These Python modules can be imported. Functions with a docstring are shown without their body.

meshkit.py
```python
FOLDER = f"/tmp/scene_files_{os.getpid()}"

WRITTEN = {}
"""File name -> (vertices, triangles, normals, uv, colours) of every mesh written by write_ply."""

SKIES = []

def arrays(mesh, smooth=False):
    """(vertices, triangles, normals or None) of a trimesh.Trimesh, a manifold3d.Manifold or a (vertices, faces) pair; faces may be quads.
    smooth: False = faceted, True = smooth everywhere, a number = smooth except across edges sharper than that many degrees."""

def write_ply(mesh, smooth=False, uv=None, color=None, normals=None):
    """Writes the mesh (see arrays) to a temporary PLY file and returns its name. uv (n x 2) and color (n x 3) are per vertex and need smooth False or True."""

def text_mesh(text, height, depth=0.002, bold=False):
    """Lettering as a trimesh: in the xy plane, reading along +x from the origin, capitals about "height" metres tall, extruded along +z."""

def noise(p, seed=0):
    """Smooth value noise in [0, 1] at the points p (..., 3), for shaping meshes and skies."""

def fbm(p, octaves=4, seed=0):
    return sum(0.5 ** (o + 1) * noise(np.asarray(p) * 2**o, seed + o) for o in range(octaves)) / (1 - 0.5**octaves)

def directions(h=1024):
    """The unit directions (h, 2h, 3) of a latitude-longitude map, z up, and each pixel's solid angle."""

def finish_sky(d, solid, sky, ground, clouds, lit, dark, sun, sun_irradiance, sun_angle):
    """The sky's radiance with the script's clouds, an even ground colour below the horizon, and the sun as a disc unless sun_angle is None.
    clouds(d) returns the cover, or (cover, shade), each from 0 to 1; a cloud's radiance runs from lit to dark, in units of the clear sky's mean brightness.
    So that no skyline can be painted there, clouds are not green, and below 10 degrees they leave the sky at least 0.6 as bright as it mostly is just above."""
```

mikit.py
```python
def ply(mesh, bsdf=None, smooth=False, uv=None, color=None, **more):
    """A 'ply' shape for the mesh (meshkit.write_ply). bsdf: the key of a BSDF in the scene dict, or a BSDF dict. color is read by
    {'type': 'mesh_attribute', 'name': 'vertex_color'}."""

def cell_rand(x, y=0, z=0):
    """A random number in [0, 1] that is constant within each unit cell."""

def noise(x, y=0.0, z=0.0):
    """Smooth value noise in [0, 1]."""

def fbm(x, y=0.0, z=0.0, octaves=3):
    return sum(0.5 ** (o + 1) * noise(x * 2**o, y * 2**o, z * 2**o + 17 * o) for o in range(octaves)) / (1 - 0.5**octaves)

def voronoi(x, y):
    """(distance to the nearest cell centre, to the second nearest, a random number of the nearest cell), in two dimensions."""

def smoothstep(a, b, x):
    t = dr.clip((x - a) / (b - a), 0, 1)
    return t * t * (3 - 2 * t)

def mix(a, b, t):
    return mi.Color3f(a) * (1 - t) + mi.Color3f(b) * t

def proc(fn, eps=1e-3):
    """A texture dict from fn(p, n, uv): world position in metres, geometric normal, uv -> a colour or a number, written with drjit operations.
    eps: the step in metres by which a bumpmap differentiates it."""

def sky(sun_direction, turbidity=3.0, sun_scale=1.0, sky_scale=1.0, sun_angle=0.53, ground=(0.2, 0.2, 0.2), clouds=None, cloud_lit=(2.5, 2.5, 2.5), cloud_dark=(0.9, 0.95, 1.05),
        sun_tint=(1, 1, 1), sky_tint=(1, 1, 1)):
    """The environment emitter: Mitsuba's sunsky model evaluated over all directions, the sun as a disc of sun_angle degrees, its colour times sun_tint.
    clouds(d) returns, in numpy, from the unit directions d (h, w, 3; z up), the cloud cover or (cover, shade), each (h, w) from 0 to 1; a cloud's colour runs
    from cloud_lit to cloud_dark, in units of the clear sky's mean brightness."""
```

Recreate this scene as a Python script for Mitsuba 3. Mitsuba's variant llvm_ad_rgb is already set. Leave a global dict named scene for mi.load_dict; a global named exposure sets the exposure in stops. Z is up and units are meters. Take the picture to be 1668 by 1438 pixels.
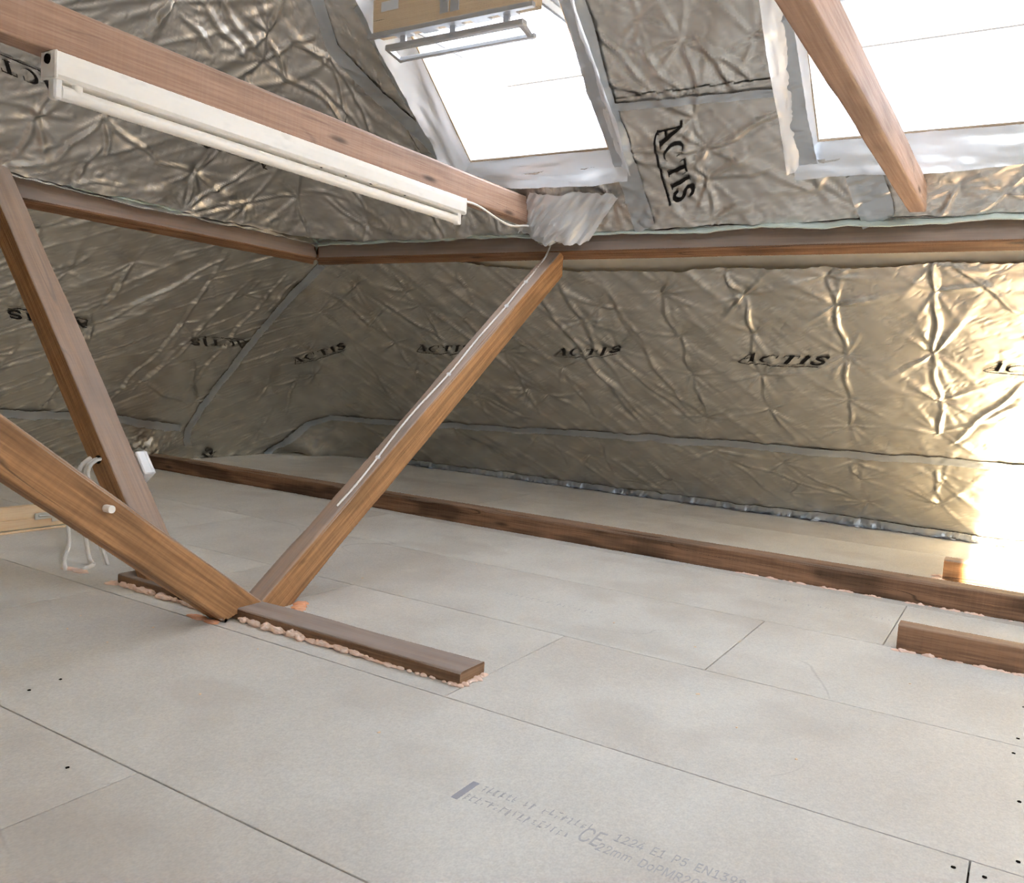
import math, random
import numpy as np, trimesh
import mitsuba as mi, drjit as dr
import mikit, meshkit
from mikit import proc, noise, fbm, smoothstep, mix
from shapely.geometry import Polygon, Point, LineString, box as sbox
from shapely.ops import unary_union
T = mi.ScalarTransform4f
rng = np.random.default_rng(7)

# ------------------------------------------------------------------ camera, sky, sun, exposure
scene, labels = {}, {}
CAM_H = 0.75
YAW, PITCH, ROLL = -0.54820351, -0.08174586, 0.0604558
_f = np.array([math.sin(YAW)*math.cos(PITCH), math.cos(YAW)*math.cos(PITCH), math.sin(PITCH)])
_r = np.array([math.cos(YAW), -math.sin(YAW), 0.0]); _u = np.cross(_r, _f)
CAM_UP = -math.sin(ROLL)*_r + math.cos(ROLL)*_u
scene['camera'] = {'type': 'perspective', 'fov': math.degrees(2*math.atan(834/1371.2)), 'fov_axis': 'x', 'near_clip': 0.02, 'far_clip': 200.0,
    'to_world': T().look_at(origin=[0, 0, CAM_H], target=[float(_f[0]), float(_f[1]), float(CAM_H+_f[2])], up=[float(x) for x in CAM_UP])}
SUN = np.array([0.0, -0.89, 0.45])
def cloud_fn(d):
    n = meshkit.fbm(d*np.array([2.0, 2.0, 5.0])+3.1, 4)
    return np.clip(0.75+0.5*(n-0.5), 0, 1), np.clip(1.2*(n-0.35), 0, 0.35)
scene['sky'] = mikit.sky(SUN, turbidity=4.0, sun_scale=1.25, sun_tint=(0.95, 1.0, 1.08), sky_scale=1.0, ground=(0.25, 0.25, 0.24), clouds=cloud_fn, cloud_lit=(1.84, 2.03, 2.34), cloud_dark=(1.15, 1.24, 1.40))
exposure = 5.78

# ------------------------------------------------------------------ helpers
def numbered(key):
    if key not in scene and key not in labels: return key
    k = 1
    while f'{key}_{k:03d}' in scene or f'{key}_{k:03d}' in labels: k += 1
    return f'{key}_{k:03d}'
def tag(key, label=None, cat=None, group=None, kind=None):
    d = {}
    if label: d['label'] = label
    if cat: d['category'] = cat
    if group: d['group'] = group
    if kind: d['kind'] = kind
    labels[key] = d
    return key
def add(key, mesh, bsdf, label=None, cat=None, group=None, kind=None, smooth=False, uv=None, **more):
    key = numbered(key)
    scene[key] = mikit.ply(mesh, bsdf, smooth=smooth, uv=uv, **more)
    if label or cat or group or kind: tag(key, label, cat, group, kind)
    return key
def cat(*ms): return trimesh.util.concatenate([m for m in ms])
def unit(v): v = np.asarray(v, float); return v/np.linalg.norm(v)
def bx(lo, hi, bev=0.0):
    lo, hi = np.asarray(lo, float), np.asarray(hi, float)
    if bev <= 0:
        m = trimesh.creation.box(extents=hi-lo); m.apply_translation((lo+hi)/2); return m
    pts = []
    for sx in (0, 1):
        for sy in (0, 1):
            for sz in (0, 1):
                c = np.where([sx, sy, sz], hi, lo); s = np.where([sx, sy, sz], -1, 1)*bev
                for ax in range(3):
                    p = c.copy()
                    for o in range(3):
                        if o != ax: p[o] += s[o]
                    pts.append(p)
    return trimesh.convex.convex_hull(np.array(pts))
def frame_mesh(m, o, ex, ey, ez):
    m = m.copy(); M = np.eye(4); M[:3, 0], M[:3, 1], M[:3, 2], M[:3, 3] = ex, ey, ez, o
    m.apply_transform(M); return m
def grid_faces(nu, nv, keep=None, flip=False):
    i, j = np.meshgrid(np.arange(nu-1), np.arange(nv-1), indexing='ij')
    q = np.stack([i*nv+j, (i+1)*nv+j, (i+1)*nv+j+1, i*nv+j+1], -1)
    if keep is not None: q = q[keep]
    q = q.reshape(-1, 4)
    if flip: q = q[:, ::-1]
    return np.vstack([q[:, [0, 1, 2]], q[:, [0, 2, 3]]])
def tube(path, r, sides=8, caps=True):
    p = np.asarray(path, float); n = len(p)
    t = np.gradient(p, axis=0); t /= np.linalg.norm(t, axis=1, keepdims=True)
    ref = np.array([0.31, 0.2, 0.93]); a = np.cross(t, ref); a /= np.linalg.norm(a, axis=1, keepdims=True); b = np.cross(t, a)
    an = np.arange(sides)*2*np.pi/sides; r = np.broadcast_to(r, (n,))
    v = p[:, None]+r[:, None, None]*(np.cos(an)[None, :, None]*a[:, None]+np.sin(an)[None, :, None]*b[:, None])
    i, j = np.meshgrid(np.arange(n-1), np.arange(sides), indexing='ij'); j2 = (j+1) % sides
    q = np.stack([i*sides+j, i*sides+j2, (i+1)*sides+j2, (i+1)*sides+j], -1).reshape(-1, 4)
    f = np.vstack([q[:, [0, 1, 2]], q[:, [0, 2, 3]]]); v = v.reshape(-1, 3)
    if caps:
        v = np.vstack([v, p[0], p[-1]]); k = np.arange(sides); k2 = (k+1) % sides
        f = np.vstack([f, np.stack([k2, k, k*0+len(v)-2], 1), np.stack([k+(n-1)*sides, k2+(n-1)*sides, k*0+len(v)-1], 1)])
    return trimesh.Trimesh(v, f, process=False)
def spline(pts, n=60):
    from scipy.interpolate import CubicSpline
    pts = np.asarray(pts, float); d = np.r_[0, np.cumsum(np.linalg.norm(np.diff(pts, axis=0), axis=1))]
    return CubicSpline(d, pts)(np.linspace(0, d[-1], n))

# ------------------------------------------------------------------ materials
def bsdf(name, d): scene[name] = d; return name
def two(d): return {'type': 'twosided', 'bsdf': d}
def C(r, g, b): return {'type': 'rgb', 'value': [r, g, b]}
def wood(name, dark, light, dust, rough=0.6, spec=0.35, dust_up=0.55, dirt=0.5):
    def col(p, n, uv):
        u, v = uv.x, uv.y
        ring = fbm(u*0.9, v*85+6.0*fbm(u*0.8, v*5, 1.0, 2), 3.0, 4)
        streak = fbm(u*9, v*260, 1.0, 3)
        saw = noise(u*210+6*v, v*3, 6.0)
        t = dr.clip(0.47*ring+0.46*streak+0.07*saw, 0, 1)
        c = mix(dark, light, smoothstep(0.18, 0.82, t))
        a, b, r = mikit.voronoi(u*2.1, v*9)
        kn = (1-smoothstep(0.02, 0.13, a))*smoothstep(0.72, 0.74, r)
        c = c*(1-0.65*kn)
        blot = fbm(u*3.1, v*11, 9.0, 3)
        c = c*(1-dirt*smoothstep(0.5, 0.75, blot)*0.6)
        crack = (1-smoothstep(0.0, 0.018, dr.abs(noise(u*1.1, v*24, 5.0)-0.5)))*smoothstep(0.5, 0.65, noise(u*2.7, v*3, 8.0))
        c = c*(1-0.6*crack)
        du = dust_up*smoothstep(0.08, 0.45, n.z)*(0.6+0.4*fbm(u*5, v*40, 4.0, 2))
        return mix(c, dust, du)
    def bmp(p, n, uv):
        return noise(uv.x*9, uv.y*500, 1.0)*0.6+fbm(uv.x*3, uv.y*70, 2.0, 2)
    return bsdf(name, two(
        {'type': 'bumpmap', 'scale': 0.0009, 'arbitrary': proc(bmp, eps=8e-4), 'bsdf': {'type': 'principled', 'base_color': proc(col), 'roughness': rough, 'specular': spec}}))
wood('wood_strut', (0.23, 0.11, 0.047), (0.47, 0.26, 0.12), (0.42, 0.36, 0.325), dust_up=0.72)
wood('wood_purlin', (0.16, 0.075, 0.035), (0.34, 0.19, 0.105), (0.47, 0.41, 0.375), dust_up=0.9)
wood('wood_collar', (0.34, 0.205, 0.145), (0.48, 0.325, 0.245), (0.50, 0.41, 0.36), dirt=0.35)
wood('wood_beam', (0.15, 0.075, 0.04), (0.33, 0.185, 0.105), (0.36, 0.27, 0.20), dirt=0.9, dust_up=0.5)
wood('wood_plate', (0.14, 0.075, 0.04), (0.30, 0.18, 0.10), (0.36, 0.31, 0.28), dirt=0.7, dust_up=0.9)
wood('pine', (0.80, 0.56, 0.34), (0.88, 0.70, 0.48), (0.75, 0.60, 0.42), dirt=0.1, dust_up=0.1, rough=0.45)
wood('window_pine', (0.66, 0.50, 0.33), (0.76, 0.62, 0.45), (0.75, 0.62, 0.46), dirt=0.05, dust_up=0.0, rough=0.4)

def chip(tone):
    def col(p, n, uv):
        x, y = p.x, p.y
        big = fbm(x*1.7+tone*13, y*1.7, tone*5, 4)
        mid = fbm(x*9, y*7+tone*3, 2.0, 3)
        fine = fbm(x*160, y*160, 1.0, 2)
        fl = noise(x*420, y*300, 6.0)
        c = mix((0.55, 0.522, 0.472), (0.612, 0.598, 0.552), smoothstep(0.3, 0.7, big))
        c = c*(0.86+0.13*mid+0.12*fine)*(0.95+0.12*fl)*(0.975+0.05*tone)
        blot = smoothstep(0.60, 0.80, fbm(x*3.3+5, y*4.1, 7.0, 3))
        c = mix(c, (0.44, 0.40, 0.35), 0.32*blot)
        # scuffs and thin scratches in the surface of the boards
        sc = (1-smoothstep(0.0, 0.006, dr.abs(noise(x*2.3+0.7*y, y*5.1, 11.0)-0.5)))*smoothstep(0.62, 0.72, noise(x*3, y*3, 12.0))
        return c*(1-0.16*sc)
    return col
for k in range(3):
    bsdf(f'chipboard_{k}', two({'type': 'bumpmap', 'scale': 0.0004, 'arbitrary': proc((lambda q: lambda p, n, uv: fbm(p.x*130+q, p.y*130, 1.0, 2))(k), eps=1e-3), 'bsdf':
        {'type': 'principled', 'base_color': proc(chip(k*0.5)), 'roughness': 0.55, 'specular': 0.35}}))
bsdf('subfloor', two({'type': 'diffuse', 'reflectance': C(0.10, 0.08, 0.06)}))
bsdf('deck', two({'type': 'diffuse', 'reflectance': C(0.30, 0.21, 0.13)}))
bsdf('plaster', two({'type': 'diffuse', 'reflectance': C(0.72, 0.70, 0.66)}))
def foil(name, tint, lo, hi, bump=0.0006):
    def rough(p, n, uv):
        return lo+(hi-lo)*smoothstep(0.3, 0.7, fbm(uv.x*6, uv.y*6, 3.0, 2))
    def wr(p, n, uv):
        x, y = uv.x, uv.y
        w = fbm(x*22+2*noise(x*5, y*5, 1.0), y*26, 1.0, 3)+0.5*dr.abs(fbm(x*48, y*40, 4.0, 2)-0.5)
        return w+0.05*dr.sin(x*900)+0.05*dr.sin(y*900)
    return bsdf(name, two({'type': 'bumpmap', 'scale': bump, 'arbitrary': proc(wr, eps=6e-4), 'bsdf':
        {'type': 'roughconductor', 'material': 'none', 'distribution': 'ggx', 'alpha': proc(rough), 'specular_reflectance': C(*tint)}}))
foil('foil', (0.765, 0.735, 0.665), 0.09, 0.16, 0.0020)
foil('foil_upper', (0.77, 0.75, 0.715), 0.09, 0.16, 0.0020)
foil('foil_crumpled', (0.84, 0.82, 0.78), 0.12, 0.2, 0.006)
bsdf('silver_tape', two({'type': 'principled', 'base_color': C(0.60, 0.635, 0.67), 'metallic': 0.8, 'roughness': 0.27, 'specular': 0.5}))
bsdf('foot_foil', two({'type': 'principled', 'base_color': C(0.70, 0.72, 0.74), 'metallic': 0.9, 'roughness': 0.2, 'specular': 0.6}))
bsdf('reveal_foil', two({'type': 'principled', 'base_color': C(0.80, 0.82, 0.85), 'metallic': 0.45, 'roughness': 0.34, 'specular': 0.6}))
bsdf('ink', two({'type': 'diffuse', 'reflectance': C(0.02, 0.018, 0.017)}))
bsdf('floor_ink', two({'type': 'diffuse', 'reflectance': {'type': 'rgb', 'value': [0.44, 0.435, 0.43]}}))
bsdf('floor_ink_dark', two({'type': 'diffuse', 'reflectance': {'type': 'rgb', 'value': [0.37, 0.375, 0.41]}}))
bsdf('wadding_mint', two({'type': 'diffuse', 'reflectance': C(0.70, 0.80, 0.75)}))
bsdf('wadding_cream', two({'type': 'diffuse', 'reflectance': proc(lambda p, n, uv: mix((0.66, 0.60, 0.47), (0.78, 0.74, 0.62), fbm(p.x*30, p.y*30, p.z*30, 3)))}))
bsdf('white_enamel', two({'type': 'principled', 'base_color': proc(lambda p, n, uv: mi.Color3f(0.89, 0.88, 0.85)*(1-0.10*smoothstep(0.62, 0.8, fbm(p.x*30, p.y*14, p.z*30, 3)))), 'roughness': 0.32, 'specular': 0.5}))
bsdf('tube_glass', two({'type': 'principled', 'base_color': C(0.89, 0.875, 0.84), 'roughness': 0.18, 'specular': 0.5}))
bsdf('white_plastic', two({'type': 'principled', 'base_color': C(0.82, 0.83, 0.84), 'roughness': 0.35, 'specular': 0.5}))
bsdf('cable_sheath', two({'type': 'principled', 'base_color': C(0.84, 0.82, 0.78), 'roughness': 0.45, 'specular': 0.4}))
bsdf('dark_hole', two({'type': 'diffuse', 'reflectance': C(0.012, 0.010, 0.008)}))
bsdf('galvanised', two({'type': 'principled', 'base_color': C(0.60, 0.61, 0.60), 'metallic': 0.9, 'roughness': 0.4}))
bsdf('grey_rubber', two({'type': 'diffuse', 'reflectance': C(0.42, 0.43, 0.45)}))
bsdf('alloy', two({'type': 'principled', 'base_color': C(0.62, 0.63, 0.65), 'metallic': 0.6, 'roughness': 0.42}))
bsdf('white_paint', two({'type': 'principled', 'base_color': C(0.85, 0.845, 0.83), 'roughness': 0.4, 'specular': 0.4}))
bsdf('foam', two({'type': 'principled', 'base_color': proc(lambda p, n, uv: mix((0.80, 0.55, 0.42), (0.88, 0.74, 0.64), fbm(p.x*60, p.y*60, p.z*60, 3))), 'roughness': 0.8, 'specular': 0.2}))
bsdf('foam_orange', two({'type': 'principled', 'base_color': proc(lambda p, n, uv: mix((0.70, 0.26, 0.09), (0.85, 0.58, 0.42), fbm(p.x*70, p.y*70, p.z*70, 3))), 'roughness': 0.8, 'specular': 0.2}))
bsdf('glass', {'type': 'thindielectric', 'int_ior': 1.5})
bsdf('paper_label', two({'type': 'diffuse', 'reflectance': C(0.72, 0.74, 0.76)}))

# ------------------------------------------------------------------ roof geometry: floor z=0, C = rear slope (y0), A = hip end (x0 = -y0), ridge at y=RY
PITCHR = math.radians(40); SN, CS, TN = math.sin(PITCHR), math.cos(PITCHR), math.tan(PITCHR)
RY, XR = 1.68, 4.3
LOW, UPP, DECK = 5.10, 5.03, 5.26
PINCH_LOW=[(-1.502,3.710,1.167),(-1.481,3.933,0.979),(-1.480,4.146,0.801),(-1.488,4.412,0.577),(-1.178,3.615,1.246),(-1.119,3.715,1.162),(-1.117,3.910,0.999),(-1.126,4.125,0.818),(-1.117,4.324,0.651),(-0.757,3.635,1.229),(-0.738,3.762,1.122),(-0.719,4.006,0.918),(-0.731,4.235,0.726),(-0.744,4.393,0.593),(-0.367,3.596,1.262),(-0.360,3.703,1.172),(-0.367,3.984,0.936),(-0.343,4.210,0.747),(-0.346,4.394,0.592),(-1.841,4.575,0.440),(-1.835,4.913,0.157),(-1.478,4.638,0.388),(-1.118,4.678,0.354),(-1.116,4.903,0.165),(-0.752,4.619,0.403),(-0.726,4.733,0.308),(-0.703,4.897,0.171),(-0.372,4.622,0.401),(-0.345,4.707,0.330),(-0.346,4.850,0.210),(-3.739,3.798,1.092),(-3.344,3.668,1.202),(-3.341,4.033,0.896),(-2.999,3.704,1.171),(-3.351,3.864,1.037),(-2.983,3.794,1.096),(-3.327,4.234,0.727),(-2.582,3.687,1.185),(-2.945,4.383,0.601),(-2.558,4.062,0.871),(-2.537,4.313,0.660),(-2.223,4.139,0.806),(-1.848,3.782,1.106),(-1.845,4.021,0.905),(-3.298,4.656,0.373),(-2.414,4.334,0.643),(-1.977,3.860,1.041),(-2.620,4.624,0.400),(-2.344,4.786,0.263),(-3.705,2.506,1.171),(-3.739,2.973,1.142),(-4.063,2.522,0.870),(-4.018,3.014,0.908),(-4.423,3.066,0.568),(-4.571,3.545,0.444),(-4.433,4.024,0.560),(-3.618,2.006,1.244),(-4.433,2.588,0.560),(-4.214,2.244,0.743),(-3.797,3.262,1.093),(-4.846,4.320,0.213),(-3.855,2.076,1.044),(-3.746,3.794,1.096),(-4.079,4.050,0.881),(-4.250,4.272,0.695),(-4.517,4.792,0.258)]
PINCH_UP=[(-3.086,1.953,1.631),(-3.191,2.437,1.543),(-3.354,2.489,1.406),(-3.165,3.012,1.565),(-3.332,1.717,1.425),(-3.339,1.978,1.419),(-2.679,1.940,1.973),(-2.730,2.388,1.930),(-2.640,2.331,2.006),(-3.160,1.738,1.569),(-2.921,1.988,1.770),(-2.909,2.402,1.780),(-3.269,2.789,1.478),(-3.367,2.219,1.395),(-2.556,2.749,1.914),(-2.576,2.609,2.032),(-1.113,3.084,1.633),(-1.134,3.190,1.544),(-1.131,2.984,1.717),(-1.148,3.330,1.427),(-0.738,3.257,1.488),(-1.115,2.766,1.899),(-2.422,3.013,1.693),(-2.691,3.178,1.554),(-2.932,3.281,1.467),(-2.292,3.226,1.514),(-2.279,2.861,1.820),(-1.744,3.278,1.470),(-0.601,3.311,1.442),(-0.282,3.268,1.479),(-0.136,3.296,1.455),(-0.873,2.788,1.881),(-1.246,2.691,1.962),(-1.554,3.239,1.503)]
FOLD_LOW=[((-3.619,3.649,1.217),(-3.340,4.034,0.895),0.0140,0.0300),((-3.388,3.573,1.282),(-3.343,3.865,1.037),0.0120,0.0250),((-3.315,3.687,1.185),(-2.925,4.019,0.907),0.0140,0.0300),((-3.012,3.572,1.282),(-2.998,3.705,1.170),0.0120,0.0200),((-2.585,3.589,1.268),(-2.583,3.688,1.185),0.0120,0.0200),((-2.161,3.721,1.157),(-1.869,4.509,0.496),0.0220,0.0500),((-2.026,3.616,1.245),(-1.883,4.275,0.692),0.0120,0.0400),((-3.352,3.865,1.036),(-3.330,4.273,0.694),0.0120,0.0300),((-3.301,4.657,0.372),(-2.931,4.940,0.134),0.0130,0.0300),((-2.946,4.383,0.602),(-2.578,4.535,0.474),0.0120,0.0300),((-2.559,4.064,0.870),(-2.530,4.500,0.504),0.0120,0.0300),((-2.030,4.091,0.847),(-1.827,4.462,0.535),0.0140,0.0350),((-2.953,3.784,1.105),(-2.950,4.572,0.443),0.0120,0.0400),((-2.745,3.770,1.116),(-2.539,4.323,0.652),0.0100,0.0400),((-3.683,3.982,0.938),(-3.681,4.643,0.384),0.0110,0.0300),((-2.216,4.138,0.807),(-2.150,4.494,0.509),0.0100,0.0300),((-1.776,3.679,1.192),(-1.662,4.014,0.911),0.0120,0.0400),((-2.203,4.620,0.402),(-2.218,4.935,0.139),0.0120,0.0200),((-2.535,4.658,0.371),(-2.535,4.911,0.159),0.0100,0.0200),((-3.860,4.165,0.785),(-3.698,4.473,0.526),0.0100,0.0300),((-0.303,4.448,0.547),(-0.033,4.096,0.843),0.0140,0.0400),((-0.299,3.597,1.261),(-0.055,3.801,1.090),0.0120,0.0300),((-1.512,4.662,0.367),(-0.708,4.900,0.168),0.0120,0.0300),((-1.103,4.678,0.354),(-0.731,4.886,0.180),0.0100,0.0200),((-1.882,4.053,0.879),(-1.552,4.444,0.550),0.0140,0.0400),((-1.754,3.830,1.066),(-1.561,4.381,0.604),0.0120,0.0400),((-1.498,3.716,1.161),(-1.492,3.928,0.984),0.0120,0.0300),((-1.470,3.940,0.973),(-1.476,4.132,0.812),0.0120,0.0300),((-1.469,4.153,0.794),(-1.465,4.404,0.584),0.0120,0.0300),((-1.177,3.615,1.246),(-1.119,3.715,1.162),0.0120,0.0250),((-1.115,3.721,1.157),(-1.116,3.910,0.998),0.0120,0.0250),((-1.129,3.917,0.993),(-1.126,4.126,0.818),0.0120,0.0250),((-1.120,4.125,0.818),(-1.116,4.326,0.650),0.0110,0.0250),((-0.756,3.636,1.229),(-0.737,3.763,1.122),0.0130,0.0250),((-0.738,3.768,1.117),(-0.718,4.007,0.918),0.0150,0.0300),((-0.719,4.013,0.912),(-0.730,4.236,0.725),0.0150,0.0300),((-0.731,4.243,0.719),(-0.744,4.394,0.592),0.0130,0.0250),((-0.366,3.587,1.270),(-0.360,3.703,1.172),0.0130,0.0250),((-0.360,3.708,1.168),(-0.368,3.985,0.936),0.0160,0.0300),((-0.368,3.991,0.931),(-0.344,4.211,0.746),0.0150,0.0300),((-0.344,4.218,0.740),(-0.347,4.396,0.591),0.0130,0.0250),((-0.365,4.405,0.583),(-0.026,4.204,0.752),0.0100,0.0400),((-0.770,4.632,0.393),(-0.725,4.743,0.299),0.0120,0.0200),((-0.368,4.639,0.387),(-0.341,4.852,0.208),0.0120,0.0200),((-2.205,4.952,0.124),(-1.820,4.994,0.089),0.0100,0.0200),((-1.478,4.640,0.386),(-1.166,4.963,0.115),0.0100,0.0300),((-4.062,2.523,0.871),(-3.615,2.936,1.246),0.0200,0.0450),((-4.080,2.529,0.856),(-4.222,2.541,0.737),0.0120,0.0200),((-3.710,2.511,1.166),(-3.960,2.495,0.957),0.0130,0.0300),((-3.740,2.976,1.141),(-4.089,3.017,0.848),0.0130,0.0300),((-4.425,3.079,0.567),(-4.581,3.484,0.436),0.0120,0.0250),((-4.020,3.016,0.906),(-4.566,2.940,0.448),0.0110,0.0300),((-3.632,3.388,1.232),(-4.481,3.406,0.520),0.0120,0.0300),((-3.714,3.199,1.163),(-4.487,3.043,0.514),0.0100,0.0400),((-4.018,3.179,0.908),(-4.410,3.068,0.579),0.0100,0.0300),((-4.564,3.540,0.450),(-4.233,3.253,0.727),0.0120,0.0200),((-4.198,2.504,0.757),(-4.345,2.226,0.634),0.0120,0.0400),((-4.119,2.531,0.824),(-4.442,2.485,0.552),0.0100,0.0400),((-3.645,3.479,1.221),(-3.885,3.492,1.020),0.0120,0.0200),((-3.748,3.797,1.094),(-3.682,3.938,0.975),0.0120,0.0200),((-4.302,4.152,0.795),(-4.796,4.414,0.575),0.0100,0.0200),((-4.108,4.052,0.879),(-4.351,4.454,0.542),0.0100,0.0200)]
FOLD_UP=[((-3.090,1.957,1.628),(-3.188,2.250,1.546),0.0160,0.0300),((-3.188,2.250,1.546),(-3.193,2.431,1.542),0.0140,0.0250),((-3.205,2.441,1.532),(-3.343,2.491,1.416),0.0130,0.0250),((-3.353,2.488,1.407),(-3.165,3.013,1.565),0.0140,0.0300),((-3.165,3.013,1.565),(-3.319,3.242,1.436),0.0120,0.0200),((-3.090,1.957,1.628),(-3.273,1.865,1.475),0.0120,0.0300),((-3.090,1.957,1.628),(-3.219,2.033,1.520),0.0110,0.0200),((-3.353,2.488,1.407),(-3.082,2.690,1.635),0.0120,0.0300),((-2.679,1.940,1.973),(-2.752,1.929,1.911),0.0120,0.0200),((-2.617,2.099,2.025),(-2.728,2.374,1.931),0.0160,0.0400),((-2.703,1.984,1.952),(-2.762,2.165,1.903),0.0160,0.0300),((-2.643,2.031,2.003),(-2.738,2.300,1.923),0.0140,0.0350),((-2.732,2.388,1.929),(-2.740,2.867,1.922),0.0130,0.0300),((-3.301,1.727,1.450),(-3.059,1.733,1.654),0.0130,0.0400),((-3.338,1.979,1.419),(-3.194,1.999,1.541),0.0120,0.0300),((-3.196,2.439,1.539),(-2.970,2.475,1.728),0.0110,0.0300),((-3.139,1.599,1.587),(-3.123,1.847,1.600),0.0100,0.0400),((-3.338,1.979,1.419),(-3.307,2.182,1.446),0.0100,0.0200),((-2.661,2.356,1.987),(-2.749,2.521,1.914),0.0140,0.0300),((-2.635,2.428,2.009),(-2.614,2.634,2.027),0.0120,0.0300),((-2.700,2.610,1.955),(-2.679,2.890,1.973),0.0150,0.0300),((-2.679,2.890,1.973),(-2.759,2.999,1.905),0.0120,0.0200),((-2.716,2.745,1.942),(-2.767,2.921,1.899),0.0100,0.0200),((-2.607,2.654,2.033),(-2.679,2.890,1.973),0.0120,0.0300),((-2.596,2.698,2.042),(-2.610,3.071,2.031),0.0140,0.0300),((-2.625,2.418,2.018),(-2.569,2.499,2.065),0.0120,0.0300),((-1.110,3.084,1.633),(-0.810,2.994,1.709),0.0130,0.0300),((-1.111,3.089,1.628),(-1.164,3.146,1.581),0.0130,0.0300),((-1.164,3.146,1.581),(-1.135,3.191,1.543),0.0120,0.0200),((-1.132,3.194,1.541),(-0.891,3.160,1.569),0.0090,0.0300),((-1.445,3.052,1.660),(-1.126,3.099,1.620),0.0090,0.0300),((-1.398,2.722,1.936),(-1.288,2.858,1.823),0.0140,0.0350),((-1.292,2.736,1.925),(-1.154,2.896,1.790),0.0140,0.0350),((-1.115,2.767,1.899),(-1.096,2.903,1.785),0.0130,0.0300),((-1.068,2.764,1.902),(-0.965,2.907,1.781),0.0150,0.0350),((-1.005,2.798,1.873),(-0.903,2.904,1.784),0.0120,0.0300),((-1.416,2.844,1.834),(-1.277,2.898,1.789),0.0120,0.0300),((-1.131,2.983,1.718),(-1.107,3.074,1.642),0.0100,0.0200),((-1.137,3.188,1.546),(-1.141,3.324,1.431),0.0100,0.0300),((-1.440,3.075,1.640),(-1.140,3.199,1.536),0.0090,0.0400),((-3.133,3.074,1.641),(-2.975,3.159,1.570),0.0120,0.0300),((-2.900,3.089,1.629),(-2.893,3.221,1.518),0.0120,0.0200),((-2.487,3.141,1.585),(-2.478,3.355,1.405),0.0120,0.0300),((-2.135,3.128,1.596),(-2.164,3.347,1.412),0.0120,0.0200),((-3.077,3.135,1.590),(-2.936,3.340,1.418),0.0120,0.0300)]
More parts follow.
